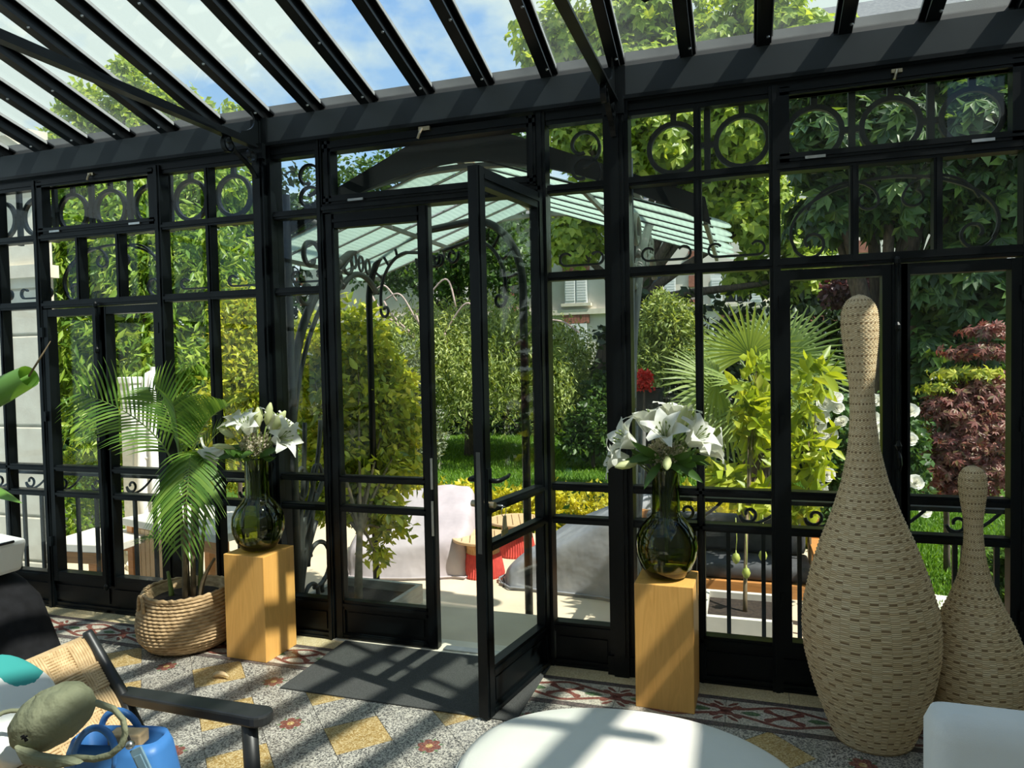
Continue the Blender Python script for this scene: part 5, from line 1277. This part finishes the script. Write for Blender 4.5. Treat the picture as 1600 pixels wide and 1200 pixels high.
# planter of the right lemon tree
p = gpt(1165, 1045); RPX, RPY = p[0], p[1]
r = empty('stone_planter', (RPX, RPY, G), label='square dark-soiled planter of the lemon tree behind the right pedestal', cat='planter')
for s in (-1, 1):
    m = MB(); m.bb(-.26, .26, s*.24-.02, s*.24+.02, 0, .40); m.build('side_panel', CONC, r); m = MB(); m.bb(s*.24-.02, s*.24+.02, -.22, .22, 0, .40); m.build('side_panel', CONC, r)
m = MB(); m.bb(-.22, .22, -.22, .22, 0, .36); m.build('soil', SOIL, r)

# ------------------------------------------------------------------ plants
def plant(name, label, cat, base, clumps, n, L, wd, ms, seed=1, trunk=.05, tmat=None, group=None, limbs=True, parts=0, **kw):
    r = empty(name, base, label=label, cat=cat, group=group); bx, by, bz = base
    cl_ = [(a-bx, b-by, c-bz, d, e_, f) for a, b, c, d, e_, f in clumps]
    top = np.mean(np.array(cl_)[:, :3], 0)
    if trunk:
        m = MB(); m.tube(bez((0, 0, 0), (0, 0, top[2]*.3), (top[0]*.6, top[1]*.6, top[2]*.6), tuple(top), 10), [trunk*(1-.06*i) for i in range(11)], 8)
        if limbs:
            for k, c in enumerate(cl_): m.tube(bez((top[0]*.3, top[1]*.3, top[2]*.4), (top[0]*.6, top[1]*.6, top[2]*.6), (c[0]*.8, c[1]*.8, c[2]*.85), (c[0], c[1], c[2]), 8), [trunk*.5*(1-.1*i) for i in range(9)], 6)
        m.build('trunk' if cat == 'tree' else 'stem', tmat or BARK, r, True)
    o = leaves('foliage', cl_, n, L, wd, ms, r, seed, **kw); o['kind'] = 'stuff'
    if parts: leaf_parts(r, cl_, parts, L*1.1, wd*1.15, ms, seed+50)
    return r
def gb(px, Y): p = at(px, 600, Y); return (p[0], p[1], G)

plant('tall_shrub', 'tall shrub with long drooping bright green leaves behind the left windows', 'shrub', gb(230, 3.6),
      [C(130, 400, 3.6, 80, 90), C(240, 400, 3.7, 90, 100), C(330, 430, 3.9, 70, 100), C(150, 560, 3.5, 90, 110), C(270, 580, 3.5, 90, 110), C(190, 660, 3.4, 90, 60), C(330, 300, 4.4, 80, 70), C(160, 300, 4.2, 90, 60)], 25000, .17, .025, L_SHRUB, 3, .05, droop=.75, per=9, outer=.25, parts=160)
plant('leafy_shrub', 'yellowish mixed shrub beside the left door post', 'shrub', gb(370, 2.7), [C(375, 520, 2.7, 40, 80), C(385, 610, 2.6, 40, 80), C(350, 650, 2.6, 45, 60)], 7000, .09, .020, L_CITRUS, 4, .03, per=6, outer=.4)
plant('round_bush', 'bright green bush behind the small teak table', 'shrub', gb(150, 2.8), [C(150, 820, 2.8, 60, 70), C(120, 860, 2.7, 30, 40)], 4200, .06, .018, L_SHRUB, 5, .02, outer=.5)
plant('clipped_hedge', 'low yellow-green hedge behind the closed parasol', 'hedge', gb(180, 4.6), [C(100+45*i, 735, 4.6, 40, 34) for i in range(8)], 9000, .06, .018, L_CITRUS, 6, .02, outer=.5)
plant('lemon_tree', 'yellow-green lemon tree in the grey planter box by the doors', 'tree', (PLX, PLY, G+hz_-.08),
      [C(480, 560, 1.5, 40, 70), C(560, 540, 1.7, 55, 75), C(500, 660, 1.4, 50, 60), C(590, 650, 1.6, 55, 70), C(555, 720, 1.4, 60, 50), C(610, 735, 1.5, 40, 40), C(500, 740, 1.3, 40, 40), C(640, 730, 1.6, 18, 30), C(540, 780, 1.25, 50, 30), C(570, 765, 1.3, 40, 26), C(470, 790, 1.3, 30, 30), C(615, 600, 1.8, 34, 50), C(635, 670, 1.7, 24, 40), C(590, 800, 1.2, 42, 18), C(614, 824, 1.2, 24, 14), C(590, 862, 1.15, 18, 15)], 10500, .085, .021, L_CITRUS, 7, .03, tmat=STEMB, droop=.35, per=5, outer=.4, parts=240)
plant('olive_bush', 'silvery narrow-leaved bush right of the lemon tree', 'shrub', gb(650, 5.2), [C(640, 600, 5.2, 40, 70), C(655, 690, 5.0, 40, 55), C(625, 650, 5.2, 40, 60)], 9000, .07, .012, L_OLIVE, 9, .03, outer=.4, droop=0)
plant('golden_hedge', 'low hedge of golden leaves between terrace and lawn', 'hedge', (at(800, 800, 4.45)[0], 4.45, G), [(-4.9+.36*i, 4.45+.06*math.sin(i*2.3), G+.20, .27, .22, .30+.05*math.sin(i*1.7)) for i in range(17)], 11000, .085, .022, L_YELLOW, 10, .015, outer=.5, droop=.1)
# weeping tree: strands of narrow leaves hanging from a dome
def weeping(px, Y, label):
    b = gb(px, Y); r = empty('weeping_tree', b, label=label, cat='tree'); rng = np.random.default_rng(21); k = depth(at(px, 600, Y))/F_PX
    m = MB(); m.tube(bez((0, 0, 0), (.05, 0, .8), (-.1, .1, 1.6), (0, 0, 2.4), 10), [.17-.008*i for i in range(11)], 10); m.build('trunk', BARK, r, True)
    ztop = at(px, 468, Y)[2]-G; R_ = 215*k; ns = 1500
    an = rng.uniform(0, 2*PI, ns); ra = R_*np.sqrt(rng.uniform(.02, 1, ns)); lob = 1+.10*np.sin(5*an)+.06*np.sin(9*an+1)
    x = ra*np.cos(an)*lob; y = ra*np.sin(an)*lob*.8; zt = ztop*(1-.42*(ra/R_)**2)+rng.normal(size=ns)*.12+.14*np.sin(3.1*x)*np.cos(2.7*y)
    zb = at(px, 672, Y)[2]-G+.18*np.sin(4*an)+rng.normal(size=ns)*.14; ln = np.minimum((zt-zb)*rng.uniform(.45, 1.0, ns), 1.5)
    per = 34; t = np.tile(np.linspace(0, 1, per), ns)
    P_ = np.stack([np.repeat(x, per)+.10*np.sin(t*5+np.repeat(an, per)), np.repeat(y, per), np.repeat(zt, per)-t*np.repeat(ln, per)], 1)+rng.normal(size=(ns*per, 3))*.04
    d = unit(rng.normal(size=(ns*per, 3))*.7+np.array([0, 0, -.75])); sc = rng.uniform(.7, 1.25, ns*per)
    o = link('foliage', mesh_leaves('foliage', leaf_arrays(P_, d, .115*sc, .017*sc, rng), L_WEEP), r); o['kind'] = 'stuff'
    m = MB()
    for (ax, az, bx_, bz_, cx_, cz_) in ((600, 470, 625, 452, 650, 500), (650, 490, 700, 420, 712, 480), (695, 520, 730, 462, 755, 500), (840, 500, 880, 500, 905, 520), (580, 460, 600, 440, 620, 470)):
        q = [np.array(at(u, v, Y-1.2))-np.array(b) for u, v in ((ax, az), (bx_, bz_), (cx_, cz_))]
        m.tube(bez(tuple(q[0]), tuple(q[1]), tuple(q[1]), tuple(q[2]), 12), .018, 6)
        m.tube(bez((0, 0, 1.6), (q[0][0]*.4, q[0][1]*.4, 2.2), (q[0][0]*.9, q[0][1], q[0][2]-.5), tuple(q[0]), 10), .025, 6)
    m.build('bare_branch', BARKP, r, True)
weeping(735, 10.2, 'weeping tree with narrow grey-green leaves on the lawn')
plant('dark_evergreen', 'dark evergreen under the weeping tree at the edge of the lawn', 'shrub', gb(700, 14.5), [C(560+60*i, 650+12*math.sin(i*2), 14.5, 55, 62) for i in range(8)], 13000, .16, .04, L_DARK, 22, .05, outer=.4)
plant('laurel_bush', 'dark rounded bush left of the right door post on the lawn', 'shrub', gb(925, 9.0), [C(930, 665, 9.0, 40, 45), C(900, 690, 8.8, 25, 25), C(945, 620, 9.4, 30, 40)], 5000, .12, .035, L_MID, 23, .04, outer=.5)
plant('conifer', 'dark tree rising behind the weeping tree under the canopy', 'tree', gb(760, 17), [C(750, 400, 17, 80, 60), C(700, 440, 17, 60, 40), C(800, 430, 17, 40, 60), C(620, 420, 17, 70, 40), C(770, 330, 17, 60, 50), C(560, 300, 17, 80, 55), C(680, 270, 17, 90, 60), C(800, 240, 17, 70, 60), C(500, 340, 17, 50, 60)], 14000, .20, .06, L_MID, 24, .14, outer=.4)
plant('garden_tree', 'pale green tree top seen through the roof at the upper left', 'tree', gb(170, 11), [C(150, 175, 11, 55, 40), C(215, 150, 11, 35, 40), C(195, 110, 11, 20, 26), C(280, 180, 11, 50, 40), C(120, 260, 11, 90, 60), C(250, 280, 11, 100, 70), C(375, 200, 11, 40, 36)], 15000, .20, .06, L_MAPLE, 25, .2, outer=.35)
plant('plane_tree', 'dark-leaved tree behind the tall shrub at the left', 'tree', gb(330, 8.5), [C(60, 420, 8.5, 110, 140), C(250, 430, 9, 120, 150), C(420, 360, 9, 90, 90), C(420, 500, 9, 70, 110), C(120, 620, 8.5, 140, 90), C(330, 640, 8.5, 130, 80)], 15000, .20, .06, L_DARK, 26, .14, outer=.4)
plant('maple_tree', 'large light green maple above the canopy on the right', 'tree', gb(918, 10.5),
      [C(880, 70, 9.5, 85, 60), C(1000, 30, 9.5, 110, 60), C(990, 110, 9.2, 100, 50), C(1110, 80, 9.5, 75, 55), C(1190, 20, 9.5, 70, 60), C(1250, 60, 9, 80, 50), C(920, 190, 9.5, 90, 60), C(1040, 220, 9.3, 100, 70), C(1150, 210, 9.3, 90, 70), C(900, 370, 9.6, 55, 50), C(1120, 300, 9.8, 80, 60), C(1190, 330, 9.8, 80, 70), C(945, 290, 10, 60, 60), C(1260, 420, 10, 70, 60), C(1180, 430, 10.5, 50, 30)],
      45000, .20, .062, L_MAPLE, 27, .26, fan=True, per=5, outer=.35)
plant('chestnut_tree', 'big dark chestnut with broad leaves behind the right windows', 'tree', gb(1330, 5.4),
      [C(1290, 230, 4.6, 70, 60), C(1400, 210, 4.6, 90, 60), C(1530, 210, 4.6, 90, 70), C(1300, 330, 4.9, 80, 50), C(1420, 310, 4.9, 100, 60), C(1550, 340, 4.8, 80, 80), C(1480, 440, 4.7, 75, 70), C(1560, 480, 4.7, 60, 80), C(1450, 560, 4.6, 40, 60), C(1620, 250, 4.6, 90, 120), C(1500, 600, 5.2, 80, 60), C(1350, 130, 5.2, 110, 40), C(1520, 110, 5.2, 120, 50), C(1240, 150, 5.6, 60, 50)],
      30000, .21, .048, L_CHEST, 28, .20, fan=True, per=7, outer=.35)
plant('background_trees', 'shady evergreens far behind the palm and roses', 'tree', gb(1250, 10), [C(1010+75*i, 560+20*math.sin(i), 9.8, 70, 110) for i in range(9)]+[C(1040+110*i, 700, 9, 80, 60) for i in range(6)], 18000, .18, .06, L_DARK, 29, .12, outer=.4)
plant('bamboo_bush', 'fine grey-green bush behind the vase on the right', 'shrub', gb(1030, 7), [C(1035, 500, 7, 45, 45), C(1020, 570, 7, 40, 50), C(1060, 540, 7, 40, 50)], 9000, .10, .016, L_WEEP, 30, .03, outer=.3)
plant('purple_plum', 'small purple-leaved tree behind the tall wicker skittle', 'tree', gb(1350, 8.5), [C(1345, 440, 8.4, 40, 30), C(1375, 470, 8.4, 30, 30), C(1310, 455, 8.6, 25, 22)], 3200, .10, .035, L_PURPLE, 31, .05, outer=.3)
plant('red_bush', 'red flowering bush beyond the right bouquet', 'shrub', gb(1006, 6.0), [C(1006, 594, 6, 14, 14)], 500, .05, .03, REDF, 32, .03, outer=.2)
m = MB(); q = at(1003, 608, 6.1); m.bb(-.22, .22, -.2, .2, 0, q[2]-G); m.bb(-.24, .24, -.22, .22, q[2]-G-.04, q[2]-G); tag(m.build('dark_planter', BLACKW, loc=(q[0], 6.35, G)), 'tall black planter under the red flowers', 'planter')
# lime shrubs and lemon at the right
plant('lime_shrub', 'glossy lime green shrub left of the tall wicker skittle', 'shrub', (RPX, RPY, G+.35), [C(1170, 620, 1.75, 16, 26), C(1180, 665, 1.7, 16, 26), C(1130, 750, 1.65, 22, 14), C(1175, 775, 1.6, 18, 16), C(1182, 575, 1.8, 9, 18), C(1187, 710, 1.7, 13, 26)], 420, .13, .028, L_LAUREL, 33, .014, tmat=STEMB, per=7, outer=.35, droop=.05, parts=60)
lr = plant('lime_shrub', 'lime green shrub with big glossy leaves behind the tall wicker skittle', 'shrub', gb(1265, 1.9), [C(1254, 640, 1.9, 10, 24), C(1276, 590, 1.95, 12, 18), C(1255, 700, 1.9, 13, 26), C(1278, 725, 1.85, 12, 20), C(1255, 780, 1.8, 12, 20)], 320, .14, .03, L_LAUREL, 34, .014, tmat=STEMB, per=7, outer=.35, droop=.05, parts=50)
for i, (px, py) in enumerate(((1150, 872), (1166, 895), (1192, 868))):
    q = at(px, py, RPY-.02); k = np.array((RPX, RPY, G+.35)); m = MB(); m.lathe([(.003, .05), (.004, .034), (.018, .024), (.026, 0), (.018, -.024), (.005, -.036)], 12); m.tube([(0, 0, .045), (.005, 0, .12), (.0, 0, .25)], .003, 5)
    m.build('lemon', LEMON, bpy.data.objects['lime_shrub'], True, loc=tuple(np.array(q)-k))
plant('grass_clump', 'dark strappy grass growing behind the teak bench', 'plant', gb(1155, 2.35), [C(1150, 950, 2.35, 55, 12)], 500, .20, .008, L_DARK, 35, 0, droop=-.3, per=9, outer=.2)
# roses
rr_ = plant('rose_bush', 'climbing bush of white roses behind the tall wicker skittle', 'shrub', gb(1330, 2.7), [C(1300, 660, 2.8, 45, 50), C(1390, 680, 2.8, 50, 60), C(1330, 740, 2.7, 60, 50), C(1420, 740, 2.7, 30, 50), C(1285, 800, 2.6, 50, 40)], 6000, .06, .022, L_ROSE, 36, .03, outer=.5)
rm_ = MB()
for k in range(16):
    a = k*2.4; rd = .012+.0032*k; rm_.grid(lambda u, v: (math.cos(a+(u-.5)*1.5)*(rd*(.35+.75*v)), math.sin(a+(u-.5)*1.5)*(rd*(.35+.75*v)), .045*v-.0016*k*v*v+.0), 3, 3)
rme2 = rm_.mesh('rose', ROSEP, True); rb = gb(1330, 2.7)
for i, (px, py) in enumerate(((1305, 622), (1288, 632), (1308, 638), (1285, 652), (1278, 663), (1316, 660), (1288, 678), (1298, 680), (1286, 694), (1362, 625), (1370, 628), (1360, 658), (1366, 668), (1362, 655), (1421, 644), (1422, 688), (1430, 755), (1368, 738), (1284, 768), (1445, 800), (1258, 802), (1292, 742), (1370, 690), (1272, 748))):
    q = np.array(at(px, py, 2.35))-np.array(rb); o = link('rose', rme2, rr_, tuple(q), dir_rot((random.uniform(-.4, .3), -1, random.uniform(.1, .9)), i)); s = random.uniform(.75, 1.05); o.scale = (s, s, s)
# red japanese maple and neighbours
plant('japanese_maple', 'feathery dark red maple behind the short wicker skittle', 'tree', gb(1510, 3.4), [C(1545, 515, 3.3, 45, 10), C(1530, 548, 3.3, 55, 12), C(1540, 610, 3.3, 70, 32), C(1490, 640, 3.2, 55, 30), C(1540, 670, 3.2, 70, 40), C(1500, 700, 3.1, 50, 36), C(1470, 730, 3.1, 38, 30), C(1540, 735, 3.2, 55, 36), C(1500, 770, 3.1, 50, 22)], 26000, .062, .011, L_RED, 37, .05, fan=True, per=6, outer=.25)
plant('golden_maple', 'yellow-green maple sprays between the red leaves', 'tree', gb(1480, 3.8), [C(1510, 583, 3.2, 55, 8), C(1465, 605, 3.2, 30, 8), C(1450, 690, 3.3, 16, 40)], 1500, .07, .014, L_CITRUS, 38, .03, fan=True, per=6, outer=.2)
plant('cordyline', 'small red and green leafy plant by the stepping stones', 'plant', gb(1572, 1.2), [C(1572, 890, 1.3, 14, 40), C(1575, 960, 1.2, 16, 40)], 500, .10, .02, L_MID, 39, 0, per=6, outer=.2)
# fan palm
def fan_palm(px, py, Y, label):
    b = gb(px, Y); r = empty('fan_palm', b, label=label, cat='palm'); c0 = np.array(at(px, py, Y))-np.array(b)
    m = MB(); m.tube([(0, 0, 0), (0, 0, c0[2]*.5), tuple(c0)], [.13, .12, .10], 10); m.build('trunk', BARK, r, True)
    for i, (qx, qy, dY, R_) in enumerate(((1165, 505, -.3, .62), (1270, 515, -.1, .58), (1068, 585, -.5, .60), (1120, 520, .3, .5), (1225, 480, .3, .5), (1190, 650, -.7, .62), (1095, 680, -.5, .55), (1250, 590, -.5, .55), (1145, 600, -.7, .6), (1300, 570, .1, .5), (1060, 640, .1, .5), (1290, 640, -.3, .5))):
        q = np.array(at(qx, qy, Y+dY))-np.array(b); c = Vector(c0); tip = Vector(q); ax_ = (tip-c); hub = c+ax_*.55; out = ax_.normalized()
        m = MB(); m.tube(bez(tuple(c), tuple(c+Vector((ax_.x*.2, ax_.y*.2, ax_.z*.3+.08))), tuple(hub+Vector((0, 0, .05))), tuple(hub), 8), .010, 6); pe = m.build('fan_leaf', STEMG, r, True)
        view = Vector(CAM-np.array(b))-hub; nn_ = (Vector((0, 0, 1))*.6+view.normalized()*.8+Vector((random.uniform(-.4, .4), 0, 0))); nn_ = (nn_-out*nn_.dot(out)).normalized(); sd = out.cross(nn_)
        V = []; F = []
        for k in range(32):
            a = -2.0+4.0*k/31; d = (out*math.cos(a)+sd*math.sin(a)).normalized(); L_ = R_*(1-.22*abs(a)/2)*random.uniform(.92, 1.05); pw = nn_.cross(d).normalized(); kk = len(V)
            for t, ww in ((0, .003), (.35, .014), (.7, .012), (1.0, .002)):
                pc = hub+d*L_*t+Vector((0, 0, -.16*R_*t*t))-nn_*.02*t
                V += [pc-pw*ww, pc+nn_*.006*(1 if k % 2 else .3), pc+pw*ww]
            for j in range(3): F += [(kk+3*j, kk+3*j+1, kk+3*j+4, kk+3*j+3), (kk+3*j+1, kk+3*j+2, kk+3*j+5, kk+3*j+4)]
        me = bpy.data.meshes.new('fan_blade'); me.from_pydata([tuple(v) for v in V], [], F); me.materials.append(L_PALM); me.update(); link('fan_blade', me, pe)
fan_palm(1180, 610, 3.3, 'fan palm with split leaves behind the right windows')
